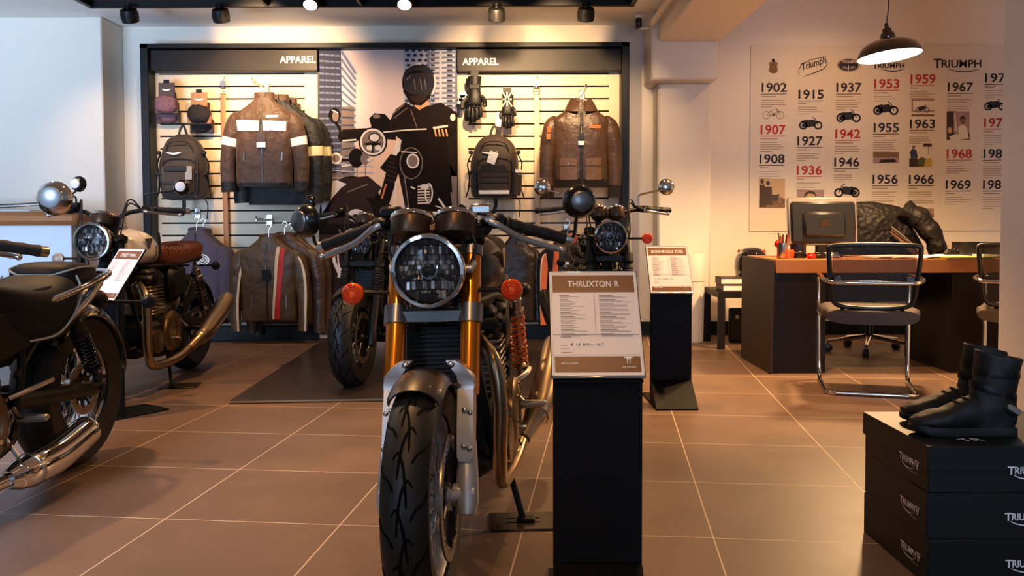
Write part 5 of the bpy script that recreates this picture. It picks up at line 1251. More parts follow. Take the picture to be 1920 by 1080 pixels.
# ================================================================ price stands
dm('stand_black', (10, 9, 9), .6, spec=.2); dm('sheet_edge', (240, 234, 226), .3, coat=.4)
def price_stand(label, loc, rz, title, price, kind):
    """folded black sheet column with a tilted A4 sheet; origin on the floor under the column"""
    t = thing('price_stand', label, 'price stand', loc, rz, 'price stands')
    w = .222; zt_ = .60
    mb = MB(); mb.box((0, .02, (.13 + zt_) / 2), (w, .035, zt_ - .13), ch=.003)
    sec = [V((0, .0375, .13)), V((0, .0025, .13)), V((0, -.17, .008)), V((0, -.17, .002)), V((0, .0375, .002))]
    mb.prism([p - V((w / 2, 0, 0)) for p in sec[::-1]], (w, 0, 0)); mb.build('column', 'stand_black', t)
    mb = MB(); mb.box((0, .06, .006), (w * 1.02, .45, .008), ch=.002); mb.build('base_plate', 'stand_black', t)
    # tilted holder
    u = V((1, 0, 0)); up = V((0, sin(R(35)), cos(R(35)))); n = V((0, -cos(R(35)), sin(R(35)))); o = V((0, -.012, zt_ + .008)); hh = .300; ww = .226
    pt = lambda x, y, l=0: o + u * x + up * y + n * l
    mb = MB(); mb.prism([pt(-ww / 2 - .004, -.004, -.008), pt(ww / 2 + .004, -.004, -.008), pt(ww / 2 + .004, hh + .004, -.008), pt(-ww / 2 - .004, hh + .004, -.008)], n * .007)
    mb.box(pt(0, .0, -.004) + V((0, .02, -.012)), (w, .05, .012), ch=.003); mb.build('holder', 'stand_black', t)
    mb = MB(); mb.box(pt(0, -.004, .001), (ww + .006, .012, .008), ch=.003); mb.build('ledge', 'chrome_soft', t)
    mb = MB(); mb.prism([pt(-ww / 2, 0, -.001), pt(ww / 2, 0, -.001), pt(ww / 2, hh, -.001), pt(-ww / 2, hh, -.001)], n * .002); sh = mb.build('price_sheet', 'paper_pink', t)
    q = .006
    mb = MB(); mb.face([pt(-ww / 2 + q, hh - .062, .0014), pt(ww / 2 - q, hh - .062, .0014), pt(ww / 2 - q, hh - .010, .0014), pt(-ww / 2 + q, hh - .010, .0014)])
    b0, b1 = (.008, .052) if kind == 0 else (.006, .036)
    mb.build('sheet_band', 'head_brown', sh); mb = MB(); mb.face([pt(-ww / 2 + q, b0, .0014), pt(ww / 2 - q, b0, .0014), pt(ww / 2 - q, b1, .0014), pt(-ww / 2 + q, b1, .0014)]); mb.build('sheet_band', 'head_brown', sh)
    mb = MB(); word(mb, title, pt(0, hh - .046, .002), u, up, height=.0185, width={'THRUXTON R': .135, 'STREET TWIN': .135, 'BONNEVILLE T120': .175}[title], align='c'); word(mb, 'MOTO GUIDE', pt(-ww / 2 + .022, b0 + .022, .002), u, up, height=.005)
    c0 = pt(ww / 2 - .036, b0 + .026, .002)
    mb.prism([c0 + u * x + up * y for x, y in ((-.012, .016), (-.008, .012), (-.005, .012), (-.004, .0), (-.002, -.004), (-.002, .010), (.002, .010), (.002, -.004), (.004, 0), (.005, .012), (.008, .012), (.012, .016), (.005, .017), (-.005, .017))], n * .0002); word(mb, 'FOR THE RIDE', c0 - up * .014, u, up, height=.004, align='c')
    mb.build('lettering', 'white_ink', sh)
    mb = MB(); rnd = random.Random(3 + kind)
    mb.m = 0; line(mb, pt(.0, .115, .002), pt(.0, hh - .064, .002), .0012, n); line(mb, pt(-ww / 2 + .004, .113, .002), pt(ww / 2 - .004, .113, .002), .0012, n); line(mb, pt(-ww / 2 + .004, b1 + .004, .002), pt(ww / 2 - .004, b1 + .004, .002), .001, n)
    for k in range(10):
        y = hh - .072 - k * .0125; line(mb, pt(-ww / 2 + .024, y, .002), pt(-ww / 2 + .024 + rnd.uniform(.02, .042), y, .002), .0022, n)
        line(mb, pt(.012, y, .002), pt(.012 + rnd.uniform(.03, .045), y, .002), .0022, n)
        for j in (0, 1): mb.m = 1; line(mb, pt(.012, y - .004 - .003 * j, .002), pt(.012 + rnd.uniform(.05, .085), y - .004 - .003 * j, .002), .001, n); line(mb, pt(-ww / 2 + .024, y - .004 - .003 * j, .002), pt(-ww / 2 + .024 + rnd.uniform(.02, .07), y - .004 - .003 * j, .002), .0008, n); mb.m = 0
    for k in range(3): line(mb, pt(-ww / 2 + .022, .083 - k * .010, .002), pt(-ww / 2 + .022 + .016 + .006 * k, .083 - k * .010, .002), .0016, n)
    line(mb, pt(-ww / 2 + .022, .106, .002), pt(-ww / 2 + .05, .106, .002), .0018, n)
    if price: mb.m = 2; word(mb, price, pt(-ww / 2 + .046, .081, .002), u, up, height=.008, bold=0, width=.085, shear=.15)
    mb.build('print', ['grey_ink', 'grey_ink', 'ink'], sh)
    mb = MB()
    for a, b in (((-ww / 2, 0), (ww / 2, 0)), ((-ww / 2, hh), (ww / 2, hh)), ((-ww / 2, 0), (-ww / 2, hh)), ((ww / 2, 0), (ww / 2, hh))): mb.rod(pt(*a, .001), pt(*b, .001), .0022, 6)
    mb.build('sheet_frame', 'sheet_edge', sh)
    return t
sA = P(1123, 712, 2.17)
price_stand('tall black stand with the large price sheet in front, before the bronze cafe racer', (sA.x, 2.19, 0), 0, 'THRUXTON R', '\u20ac 15 800,-- KC', 0)
sB = P(1260, 545, 4.78)
price_stand('black price stand farther back, before the chrome mirrored motorcycle', (sB.x, 4.79, 0), R(1), 'BONNEVILLE T120', '\u20ac 12 400,-- KC', 1)
price_stand('black price stand turned aside, before the cream tanked motorcycle', (P(196, 600, 4.5).x, 4.5, 0), R(-35), 'STREET TWIN', None, 1)
# steel plates under the side stands
def floor_plate(p, label, rz):
    t = thing('floor_plate', label, 'floor plate', (p.x, p.y, 0), rz, 'steel floor plates')
    mb = MB(); mb.box((0, 0, .004), (.22, .17, .006), ch=.002); mb.build('plate', 'mat_rubber', t); mb = MB()
    for k in (-.02, .02): mb.box((0, k, .0076), (.11, .006, .001))
    mb.build('slots', 'groove', t)
floor_plate(V((B1_FOOT[0], B1_FOOT[1], 0)), 'dark slotted steel plate under the side stand of the bronze cafe racer', R(3))
floor_plate(V((-2.02, 5.36, 0)), 'dark slotted steel plate under the cream tanked motorcycle', R(6))

# ================================================================ white counter on the left
ce = P(146, 410, 6.4)
t = thing('counter', 'white counter with an orange wood top against the white pier', 'counter', ((XL + .3 + ce.x) / 2, 6.75, 0))
wc = ce.x - (XL + .3)
mb = MB(); mb.box((0, 0, 1.03), (wc, .75, .095), ch=.03); mb.build('wood_top', 'wood_top', t)
mb = MB(); mb.box((-.03, .02, .49), (wc - .10, .62, .98), ch=.006); mb.build('cabinet', 'white_panel', t)
for i, (px0, w_, r_, lb, m) in enumerate(((24, .30, .1, 'stack of white papers on the counter, nearest its outer end', 'paper_white'), (78, .16, -.2, 'pale brochure lying on the counter behind the chrome mirror', 'paper_pink'))):
    p = P(px0, 400, 6.62); mb = MB()
    for k in range(3 if i == 0 else 1): mb.box((p.x + .004 * k, 6.62, 1.0795 + .002 + k * .005), (w_, .21, .004), Rz(r_ + .05 * k))
    tag(mb.build('paper_stack' if i == 0 else 'brochure', m, loc=(p.x, 6.62, 1.0795)), lb, 'paper')
# ================================================================ desk corner
dm('desk_black', (26, 20, 16), .5, spec=.25); dm('desk_black_lit', (58, 44, 33), .5, spec=.3); dm('plastic_black', (18, 17, 17), .38); dm('screen_silver', (176, 168, 160), .3, metal=.8)
Xd, Yd0, Yd1, Xe = 1.67, 5.73, 6.44, 3.75
t = thing('desk', 'long black office desk with an orange wood top', 'desk', ((Xd + Xe) / 2, (Yd0 + Yd1) / 2, 0)); cx, cy = (Xd + Xe) / 2, (Yd0 + Yd1) / 2
L2 = lambda x, y, z: V((x - cx, y - cy, z))
mb = MB(); mb.box(L2((Xd + .035 + Xe) / 2, cy, .70), (Xe - Xd - .04, Yd1 - Yd0, .09), ch=.003); mb.build('wood_top', 'wood_top', t)
mb = MB(); mb.box(L2(Xd + .012, cy, .37), (.024, Yd1 - Yd0 + .006, .74), ch=.002); mb.build('side_board', 'desk_black_lit', t)  # same black as the desk, warm light on it put into the colour
mb = MB(); mb.box(L2(Xd + .20, cy + .01, .326), (.345, Yd1 - Yd0 - .03, .648), ch=.002); mb.build('pedestal', 'desk_black', t)
mb = MB(); mb.box(L2(3.3, cy + .01, .326), (.88, Yd1 - Yd0 - .03, .648), ch=.002); mb.build('pedestal', 'desk_black', t)
mb = MB(); mb.box(L2(2.45, Yd1 - .03, .53), (.9, .02, .24)); mb.build('modesty_panel', 'desk_black', t)
ZT = .747
# monitor, seen from behind
mp = P(1541, 420, 6.12); t = thing('monitor', 'black computer monitor with a silver rim, its back to the room', 'monitor', (mp.x, 6.12, ZT), R(2))
mb = MB(); mb.box((0, 0, .243), (.482, .035, .33), Rx(R(-6)), ch=.008); mb.build('screen_rim', 'screen_silver', t)
mb = MB(); mb.box((0, -.022, .235), (.452, .03, .29), Rx(R(-6)), ch=.02); mb.box((0, -.04, .22), (.30, .04, .18), Rx(R(-6)), ch=.02); bk = mb.build('back_shell', 'plastic_black', t)
mb = MB(); mb.lathe([(.032, 0), (.032, .003)], (0, -.0605, .225), (0, -1, -.1), 24); word(mb, 'hp', (-.001, -.066, .208), (1, 0, 0), (0, .1, 1), height=.03, align='c'); mb.build('logo', 'gauge_black', bk)
mb = MB(); mb.box((0, .02, .06), (.07, .04, .14), ch=.01); mb.box((0, 0, .008), (.24, .17, .016), ch=.006); mb.build('stand', 'plastic_black', t)
# things on the desk
def small(name, cat, label, mb, m, loc, group=None): return tag(mb.build(name, m, loc=loc), label, cat, group)
p = P(1468, 484, 5.86); t = thing('pen_cup', 'steel pen cup with red and dark pens at the near desk corner', 'pen cup', (p.x, 5.86, ZT))
mb = MB(); mb.lathe([(.030, 0), (.032, .004), (.032, .10), (.029, .10), (.028, .01)], n=24); mb.build('cup', 'steel', t)
for k in range(5): a = k * 1.3; mb = MB(); mb.rod((cos(a) * .012, sin(a) * .012, .02), (cos(a) * .03, sin(a) * .03, .15 + .008 * (k % 3)), .0045, 8); mb.build('pen', ['red_paint', 'black_satin', 'brushed_steel'][k % 3], t)
p = P(1459, 466, 5.9); mb = MB(); mb.rod((p.x, 5.9, ZT), (p.x, 5.9, ZT + .075), .008, 10); mb.ell((p.x, 5.9, ZT + .095), (.026, .026, .026)); small('red_knob', 'ornament', 'red round ornament on a stick beside the steel pen cup', mb, 'red_paint', (p.x, 5.9, ZT))
p = P(1480, 478, 5.84); mb = MB(); mb.lathe([(.026, 0), (.034, .02), (.034, .045), (.026, .055), (.026, .06)], (p.x, 5.84, ZT), n=20); small('amber_glass', 'glass', 'small amber glass on the desk between pen cup and black mug', mb, 'amber', (p.x, 5.84, ZT))
p = P(1496, 478, 5.95); mb = MB(); mb.lathe([(.05, 0), (.052, .01), (.052, .095), (.047, .095), (.046, .01), (.002, .01)], (p.x, 5.95, ZT), n=24); small('black_mug', 'mug', 'black mug in front of the monitor', mb, 'plastic_black', (p.x, 5.95, ZT))
p = P(1500, 480, 5.82); t = thing('toy_motorcycle', 'tiny toy motorcycle on the desk in front of the black mug', 'toy', (p.x, 5.82, ZT))
for x in (-.03, .03): mb = MB(); mb.ring((x, 0, .018), (0, 1, 0), .0135, .0042, 20, 6); mb.rod((x, -.004, .018), (x, .004, .018), .008, 10); mb.build('wheel', 'black_satin', t)
mb = MB(); mb.ell((-.002, 0, .04), (.02, .008, .008)); mb.tube([(.03, 0, .018), (.02, 0, .05), (.014, 0, .056)], .003, 6); mb.box((-.025, 0, .036), (.03, .01, .006), ch=.002); mb.box((0, 0, .024), (.026, .012, .018), ch=.003); mb.build('body', 'dark_metal', t)
for i, (px0, yy, w_, r_, m, lb) in enumerate(((1535, 5.86, .10, .3, 'dark_metal', 'dark stapler on the desk under the monitor'), (1556, 5.9, .13, -.1, 'chrome_soft', 'silver hole punch on the desk under the monitor'), (1521, 5.80, .06, .5, 'red_paint', 'small red eraser on the desk beside the toy motorcycle'))):
    p = P(px0, 482, yy); mb = MB(); mb.box((p.x, yy, ZT + .014), (w_, .04, .028), Rz(r_), ch=.008); mb.box((p.x, yy, ZT + .032), (w_ * .8, .03, .012), Rz(r_ + .1), ch=.004); small(['stapler', 'hole_punch', 'eraser'][i], 'office supply', lb, mb, m, (p.x, yy, ZT))
for i, (px0, yy, w_, r_, m, lb) in enumerate(((1662, 5.95, .30, .2, 'paper_white', 'open white papers on the desk behind the visitor chair back'), (1702, 5.86, .21, -.3, 'paper_pink', 'single sheet on the desk beside the open papers'), (1752, 5.92, .34, .1, 'paper_white', 'spread white papers between the sheet and the green folder'), (1800, 6.05, .30, -.2, 'paper_pink', 'papers lying behind the green folder'))):
    p = P(px0, 482, yy); mb = MB()
    for k in range(3): mb.box((p.x + .01 * k, yy, ZT + .003 + i * .0005 + k * .004), (w_, .20, .0035), Rz(r_ + .12 * k), ch=.001)
    small('papers', 'paper', lb, mb, m, (p.x, yy, ZT), 'papers on the desk')
dm('green_folder', (150, 156, 84), .5); p = P(1806, 480, 5.82); mb = MB(); mb.box((p.x, 5.82, ZT + .007), (.32, .22, .013), Rz(.05), ch=.004); small('folder', 'folder', 'green folder lying at the desk front edge', mb, 'green_folder', (p.x, 5.82, ZT))
p = P(1784, 472, 5.96); mb = MB()
for k in range(5): mb.box((p.x + .018 * k - .03, 5.96, ZT + .016 + .028 + (k % 2) * .006), (.02, .03, .014), Rz(k * .7), ch=.004)
mb.box((p.x, 5.96, ZT + .027), (.1, .03, .022), ch=.004); small('key_bunch', 'keys', 'dark bunch of keys on the papers by the black letter tray', mb, 'dark_metal', (p.x, 5.96, ZT))
p = P(1850, 470, 5.86); t = thing('letter_tray', 'black letter tray with a cut out at the desk end by the pillar', 'letter tray', (p.x, 5.95, ZT))
for s in (-1, 1): mb = MB(); mb.prism([V((s * .11, y, z)) for y, z in ((-.12, 0), (.15, 0), (.15, .10), (-.06, .10), (-.12, .03))], (s * .004, 0, 0)); mb.build('side_panel', 'plastic_black', t)
mb = MB(); mb.box((0, .015, .004), (.22, .27, .006)); mb.box((0, .148, .05), (.22, .006, .10)); mb.build('floor_panel', 'plastic_black', t)
mb = MB(); mb.box((0, 0, .012), (.2, .2, .008)); mb.build('papers', 'paper_white', t)
# pendant lamp
dm('lamp_brown', (44, 22, 14), .18, coat=.7); dm('lamp_inner', (250, 246, 236), .5, emit=((255, 240, 214), 2.2)); dm('bulb_glow', (255, 240, 214), .5, emit=((255, 226, 180), 25))
lp = P(1668, 106, 5.75); t = thing('pendant_lamp', 'brown enamel pendant lamp hanging over the desk', 'lamp', lp)
TL = MX.Rotation(R(-5), 4, 'Y') @ MX.Rotation(R(-4), 4, 'X')
k_ = .197
mb = MB(); mb.xf = TL; mb.lathe([(k_, 0), (k_ * 1.005, .006), (k_ * .97, .03), (k_ * .86, .065), (k_ * .66, .09), (k_ * .42, .106), (.045, .118), (.034, .122)], n=48, cap=False); mb.build('lamp_shade', 'lamp_brown', t)
mb = MB(); mb.xf = TL; mb.lathe([(k_ * .985, .002), (k_ * .955, .028), (k_ * .84, .06), (k_ * .64, .085), (k_ * .4, .1), (.02, .112)], n=48, cap=False); mb.build('shade_lining', 'lamp_inner', t)
mb = MB(); mb.xf = TL; mb.lathe([(.045, .116), (.048, .125), (.042, .15), (.03, .156), (.028, .18), (.014, .186), (.012, .215)], n=24); mb.build('lamp_holder', 'lamp_brown', t)
mb = MB(); mb.xf = TL; mb.ell((0, 0, .055), (.03, .03, .038)); mb.build('bulb', 'bulb_glow', t)
mb = MB(); mb.tube([TL @ V((0, 0, .21)), V((-.012, 0, .30)), V((-.012, 0, ZD - lp.z))], .004, 8); mb.lathe([(.05, -.03), (.05, 0)], (-.012, 0, ZD - lp.z), n=20); mb.build('cord', 'lamp_brown', t)
lamp('SPOT', 'pendant_light', (lp.x, lp.y, lp.z - .03), (lp.x, lp.y, 0), 290, (1, .60, .28), .09, spot=155, blend=.5)
lamp('SPOT', 'desk_wall_fill', (2.6, 6.6, ZD - .03), (2.6, 7.5, .9), 50, WARM, .05, spot=110, blend=.9)  # unseen lamp added to brighten the wall behind the desk
# side table with catalogues and helmet
t = thing('side_table', 'small square black side table between column and desk', 'side table', (1.875, 7.12, 0))
mb = MB(); mb.box((0, 0, .425), (.55, .55, .05), ch=.003); mb.build('table_top', 'desk_black', t)
for a in (-1, 1):
    for b in (-1, 1): mb = MB(); mb.box((a * .25, b * .25, .2), (.05, .05, .4), ch=.002); mb.build('leg', 'desk_black', t)
for i, (z, h_, x, w_, m2, lb) in enumerate(((.45, .052, 1.76, .25, 'paper_pink', 'thick catalogue lying under another on the black side table'), (.502, .055, 1.745, .24, 'paper_white', 'thick dark catalogue on top of the catalogue pile'), (.45, .05, 1.985, .22, 'paper_white', 'catalogue under the glossy helmet, beside the pile'))):
    yy = 6.99 if i < 2 else 7.05
    t = thing('catalogue', lb, 'catalogue', (x, yy, z), R(2 - 3 * i), 'catalogues on the side table')
    mb = MB(); mb.box((0, 0, h_ / 2), (w_ - .012, .19, h_ - .012)); mb.build('pages', m2, t)
    mb = MB(); mb.box((0, 0, .003), (w_, .20, .006)); mb.box((0, 0, h_ - .003), (w_, .20, .006)); mb.box((-w_ / 2 + .003, 0, h_ / 2), (.006, .20, h_)); mb.build('cover', 'card_brown', t)
dm('helmet_paint', (22, 18, 20), .1, coat=1.0)
t = thing('helmet', 'glossy dark full face helmet with red and white flashes on the side table', 'helmet', (1.925, 7.12, .502)); t.scale = (1.06, 1.06, 1.06)
mb = MB(); mb.lathe(crv([(.10, 0), (.122, .03), (.134, .09), (.138, .14), (.128, .19), (.10, .235), (.06, .262), (.004, .27)], 4), n=36); mb.v = [V((p.x * .92, p.y * 1.15 + (.02 if p.z < .1 else 0) * (-1 if p.y < 0 else 0), p.z)) for p in mb.v]; mb.build('shell', 'helmet_paint', t)
mb = MB(); rows = []
for z in (.095, .12, .145, .17): r_ = {.095: .1375, .12: .1405, .145: .140, .17: .1365}[z]; rows.append([V((sin(a) * r_ * .93, -cos(a) * r_ * 1.17, z)) for a in [R(-75 + 150 * k / 20) for k in range(21)]])
mb.loft(rows, closed=False, cap=False); mb.build('visor', 'black_gloss', t)
for a0, z, m in ((R(-150), .215, 'red_paint'), (R(-100), .20, 'reflective'), (R(40), .222, 'red_paint'), (R(110), .19, 'reflective')):
    mb = MB(); rows = []
    for dz in (0, .02): r_ = .1325 - (z + dz - .17) * .52; rows.append([V((sin(a) * r_ * .95, -cos(a) * r_ * 1.18, z + dz + .02 * k / 8)) for k, a in enumerate([a0 + R(40) * k / 8 for k in range(9)])])
    mb.loft(rows, closed=False, cap=False); mb.build('flash', m, t)
p = V((1.90, 7.3, 0)); t = thing('power_strip', 'black power strip with cable on the floor under the side table', 'power strip', p)
mb = MB(); mb.box((0, 0, .14), (.22, .07, .28), ch=.01); mb.build('body', 'plastic_black', t); mb = MB(); mb.tube(crv([(.06, -.04, .22), (.12, -.10, .20), (.16, -.14, .06), (.15, -.12, .006), (-.05, -.2, .006)], 6), .005, 6); mb.build('cable', 'screen_silver', t); mb = MB(); 
for k in range(2): mb.box((-.05 + .07 * k, -.037, .21), (.03, .006, .03), ch=.004)
mb.build('socket', 'white_panel', t)
bp_ = P(1309, 560, 7.36); t = thing('waste_bin', 'pale tall bin with a lid seam standing before the column', 'bin', (bp_.x - .055, 7.33, 0))
mb = MB(); mb.lathe([(.088, 0), (.092, .02), (.10, .50)], n=32); mb.build('body', 'wall_paint', t); mb = MB(); mb.lathe([(.104, .502), (.105, .508), (.103, .72), (.098, .728)], n=32); mb.build('lid', 'wall_paint', t)
# office chair with the quilted jacket over its back
dm('mesh_grey', (46, 40, 36), .7, bump=('checker', 240, .6, .002)); dm('seat_grey', (72, 61, 53), .75, bump=('noise', 200, .2, .002))
oc = V((2.70, 6.68, 0)); t = thing('office_chair', 'black swivel chair on a chrome star base behind the desk', 'office chair', oc, R(8))
for k in range(5):
    a = 2 * pi * k / 5 + .35; mb = MB(); mb.tube([V((cos(a) * .03, sin(a) * .03, .12)), V((cos(a) * .30, sin(a) * .30, .085))], [.024, .014], 10, flat=.8); lg = mb.build('star_leg', 'chrome', t)
    mb = MB(); c = V((cos(a) * .30, sin(a) * .30, .032)); mb.lathe([(.02, -.022), (.031, -.018), (.031, -.004), (.02, -.002), (.02, .002), (.031, .004), (.031, .018), (.02, .022)], c, (-sin(a), cos(a), 0), 18); mb.rod(c, c + V((0, 0, .05)), .008, 8); mb.build('caster', 'plastic_black', lg)
mb = MB(); mb.rod((0, 0, .10), (0, 0, .40), .028, 16); mb.rod((0, 0, .34), (0, 0, .45), .05, 16); mb.build('gas_lift', 'dark_metal', t)
mb = MB(); mb.ell((0, 0, .49), (.25, .25, .05), e=.6, e2=.7); mb.build('seat', 'mesh_grey', t)
mb = MB(); mb.loft([[V((math.copysign(abs(cos(2 * pi * k / 24)) ** .6, cos(2 * pi * k / 24)) * w_, .24 + .05 * (z - .6) + math.copysign(abs(sin(2 * pi * k / 24)) ** .6, sin(2 * pi * k / 24)) * .025, z)) for k in range(24)] for z, w_ in ((.56, .18), (.6, .22), (.8, .235), (.98, .22), (1.05, .19), (1.07, .1))]); mb.build('backrest', 'mesh_grey', t)
for s in (1, -1): mb = MB(); mb.tube(crv([(s * .2, 0, .46), (s * .28, .02, .47), (s * .29, .02, .66)], 4), .014, 8); mb.box((s * .29, -.02, .68), (.07, .26, .03), ch=.012); mb.build('armrest', 'plastic_black', t)
mb = MB(); mb.tube(crv([(0, .1, .44), (0, .27, .46), (0, .29, .62)], 4), .025, 8); mb.build('back_bracket', 'plastic_black', t)
dm('quilt', (17, 13, 12), .6, spec=.35, bump=('voronoi', 26, .8, .014)); dm('quilt_lining', (88, 58, 36), .6)
t = thing('quilted_jacket', 'big black quilted jacket draped over the swivel chair back', 'jacket', (oc.x + .05, oc.y + .02, .70))
mb = MB(); n = 44
prof = crv([(.00, .40, .10), (.08, .40, .15), (.2, .38, .17), (.32, .34, .165), (.39, .27, .13), (.43, .19, .08), (.445, .08, .03)], 5)
mb.loft([[V((math.copysign(abs(cos(2 * pi * k / n)) ** .75, cos(2 * pi * k / n)) * w_ * .9 + (.06 * (1 - z / .44)), math.copysign(abs(sin(2 * pi * k / n)) ** .8, sin(2 * pi * k / n)) * d_ + .18, z)) for k in range(n)] for z, w_, d_ in prof])
for i, p in enumerate(mb.v): q = p * 6; mb.v[i] = p + V((noise.noise(q) * .03, noise.noise(q + V((5, 1, 2))) * .035 + .008 * sin((p.x + p.z) * 70) * sin((p.x - p.z) * 70), noise.noise(q + V((1, 7, 3))) * .02))
mb.build('body', 'quilt', t)
for s, pts in ((-1, [(-.26, .06, .36, .10), (-.31, .0, .24, .095), (-.27, -.06, .10, .085), (-.20, -.08, .0, .07), (-.17, -.08, -.06, .065)]), (1, [(.22, .04, .38, .10), (.33, -.0, .30, .10), (.42, -.04, .16, .09), (.45, -.04, .02, .08), (.44, -.02, -.1, .07)])):
    q = crv(pts, 6); mb = MB(); mb.tube([p[:3] for p in q], [p[3] + .006 * sin(i * 1.4) for i, p in enumerate(q)], 18, flat=.8); mb.jitter(.014, 12, s + 4); mb.build('sleeve', 'quilt', t)
mb = MB(); mb.tube(crv([(.10, -.02, .22), (.2, -.06, .12), (.30, -.07, .02), (.33, -.06, -.02)], 5), [.015] * 4 + [.024] * 5 + [.03] * 6 + [.022], 10, flat=.3, up=(.6, 0, .8)); mb.build('lining', 'quilt_lining', t)
mb = MB(); mb.tube(crv([(.09, -.05, .25), (.2, -.09, .15), (.32, -.10, .03)], 5), .006, 6); mb.build('zipper', 'screen_silver', t)
# visitor chairs
def visitor_chair(loc, rz, label):
    t = thing('visitor_chair', label, 'chair', loc, rz, 'chrome visitor chairs')      # faces +Y (the desk)
    mb = MB(); w_ = .262; r_ = .0125
    half = [(w_, .26, .66), (w_, .0, .665), (w_ + .002, -.2, .66), (w_ - .02, -.262, .652), (w_ - .07, -.283, .646), (0, -.285, .645)]
    arc = crv(half, 5); mb.tube([V(p) for p in arc] + [V((-p[0], p[1], p[2])) for p in arc[::-1][1:]], r_, 12)
    for s in (1, -1):
        mb.tube([V(p) for p in crv([(s * w_, .26, .66), (s * w_, .285, .64), (s * w_, .29, .55), (s * .258, .27, .18), (s * .255, .255, .06), (s * .253, .22, .022), (s * .25, .12, .0135), (s * .24, -.16, .0135), (s * .23, -.225, .0135), (s * .18, -.245, .0135)], 6)], r_, 12)
    mb.rod((-.19, -.246, .0135), (.19, -.246, .0135), r_, 12); mb.build('frame', 'chrome', t)
    mb = MB(); mb.rod((-.275, .1, .43), (.275, .1, .43), .011, 10); mb.rod((-.275, .1, .43), (-.285, .28, .43), .011, 8); mb.rod((.275, .1, .43), (.285, .28, .43), .011, 8); mb.build('seat_bar', 'chrome', t)
    mb = MB(); rows = []
    for y, zz in crv([(-.235, .44), (-.2, .452), (0, .445), (.2, .45), (.245, .43)], 3):
        e = 1 if abs(y) < .2 else .93; rows.append([V((math.copysign(abs(cos(2 * pi * k / 32)) ** .45, cos(2 * pi * k / 32)) * .262 * e, y, zz + math.copysign(abs(sin(2 * pi * k / 32)) ** .6, sin(2 * pi * k / 32)) * .05 * (e * 1.0 if e == 1 else .7) + .012 * (cos(2 * pi * k / 32) ** 2))) for k in range(32)])
    mb.loft(rows); mb.build('seat', 'seat_grey', t)
    bf = lambda x, z: V((x, -.215 - (z - .5) * .16 + .35 * x * x * -1 + .012, z))
    out = crv([(-.205, .53), (-.222, .6), (-.235, .75), (-.238, .83), (-.215, .852), (0, .858), (.215, .852), (.238, .83), (.235, .75), (.222, .6), (.205, .53), (.15, .505), (0, .495), (-.15, .505)], 4, closed=True)
    mb = MB(); mb.tube([bf(x, z) for x, z in out], .0135, 10, closed=True); mb.build('back_frame', 'plastic_black', t)
    mb = MB(); mb.loft([[bf(x * .97, z) for x in [-.225 + .45 * k / 14 for k in range(15)]] for z in (.525, .56, .62, .68, .74, .80, .85)], closed=False, cap=False); mb.build('back_mesh', 'mesh_see', t)
    mb = MB()
    for s in (1, -1): mb.box(bf(s * .19, .665) + V((0, -.01, 0)), (.05, .03, .03), ch=.006); mb.tube([bf(s * .16, .51), V((s * .15, -.15, .45))], .012, 8)
    mb.build('back_bracket', 'plastic_black', t)
    return t
def seemesh():
    m = mat('mesh_see', (40, 34, 30), .6); nt = m.node_tree; b = nt.nodes['Principled BSDF']
    tc = nt.nodes.new('ShaderNodeTexCoord'); w = nt.nodes.new('ShaderNodeTexChecker'); w.inputs['Scale'].default_value = 260; nt.links.new(tc.outputs['Object'], w.inputs['Vector'])
    mr = nt.nodes.new('ShaderNodeMapRange'); mr.inputs['To Min'].default_value = .35; mr.inputs['To Max'].default_value = 1; nt.links.new(w.outputs['Fac'], mr.inputs['Value']); nt.links.new(mr.outputs['Result'], b.inputs['Alpha']); M['mesh_see'] = m
seemesh()
visitor_chair((P(1626, 700, 5.2).x, 5.2, 0), R(-16), 'chrome visitor chair with mesh back, fully in view before the desk')
visitor_chair((3.02, 5.16, 0), R(-34), 'chrome visitor chair half hidden behind the grey pillar')

# ================================================================ boot boxes and boots
dm('box_black', (9, 8, 7), .45, bump=('noise', 8, .05, .01))
bX0, bY0, bW, bD, bH = 1.113, 2.355, .62, .44, .128
def logo_tri(mb, o, u, up, h, n):
    """word mark with swoosh and a small shield"""
    o = V(o); u = V(u); up = V(up); w_ = h * 5.1
    word(mb, 'T', o - up * h * .06, u, up, height=h * 1.12, width=h * 1.0); word(mb, 'RIUMPH', o + u * h * .98, u, up, height=h, width=w_ - h)
    pts = [o + u * (w_ * (.16 + .80 * k / 16)) + up * (-h * (.12 + .55 * sin(pi * k / 16) ** .8)) for k in range(17)]
    stroke(mb, pts, [h * (.05 + .13 * sin(pi * min(1, k / 16 + .12))) for k in range(17)], n)
    c = o + u * (w_ + h * .75) + up * h * .45
    ring_ = [(-.62, .62), (.62, .62), (.0, -.75)]; inn = [(-.40, .50), (.40, .50), (.0, -.48)]
    vs = [c + u * x * h + up * y * h for x, y in ring_ + inn]; mb.add(vs, [(0, 1, 4, 3), (1, 2, 5, 4), (2, 0, 3, 5)])
    for x in (-.13, .13): line(mb, c + u * x * h + up * .42 * h, c + u * x * h * .5 + up * (-.2) * h, h * .09, n)
    word(mb, 'www.triumph.co.uk', o + u * (w_ * .68) - up * h * 1.0, u, up, height=h * .26, bold=0)
bl = ['lowest of the three black boot boxes, on the floor', 'middle black boot box of the stack of three', 'topmost black boot box, carrying the boots']
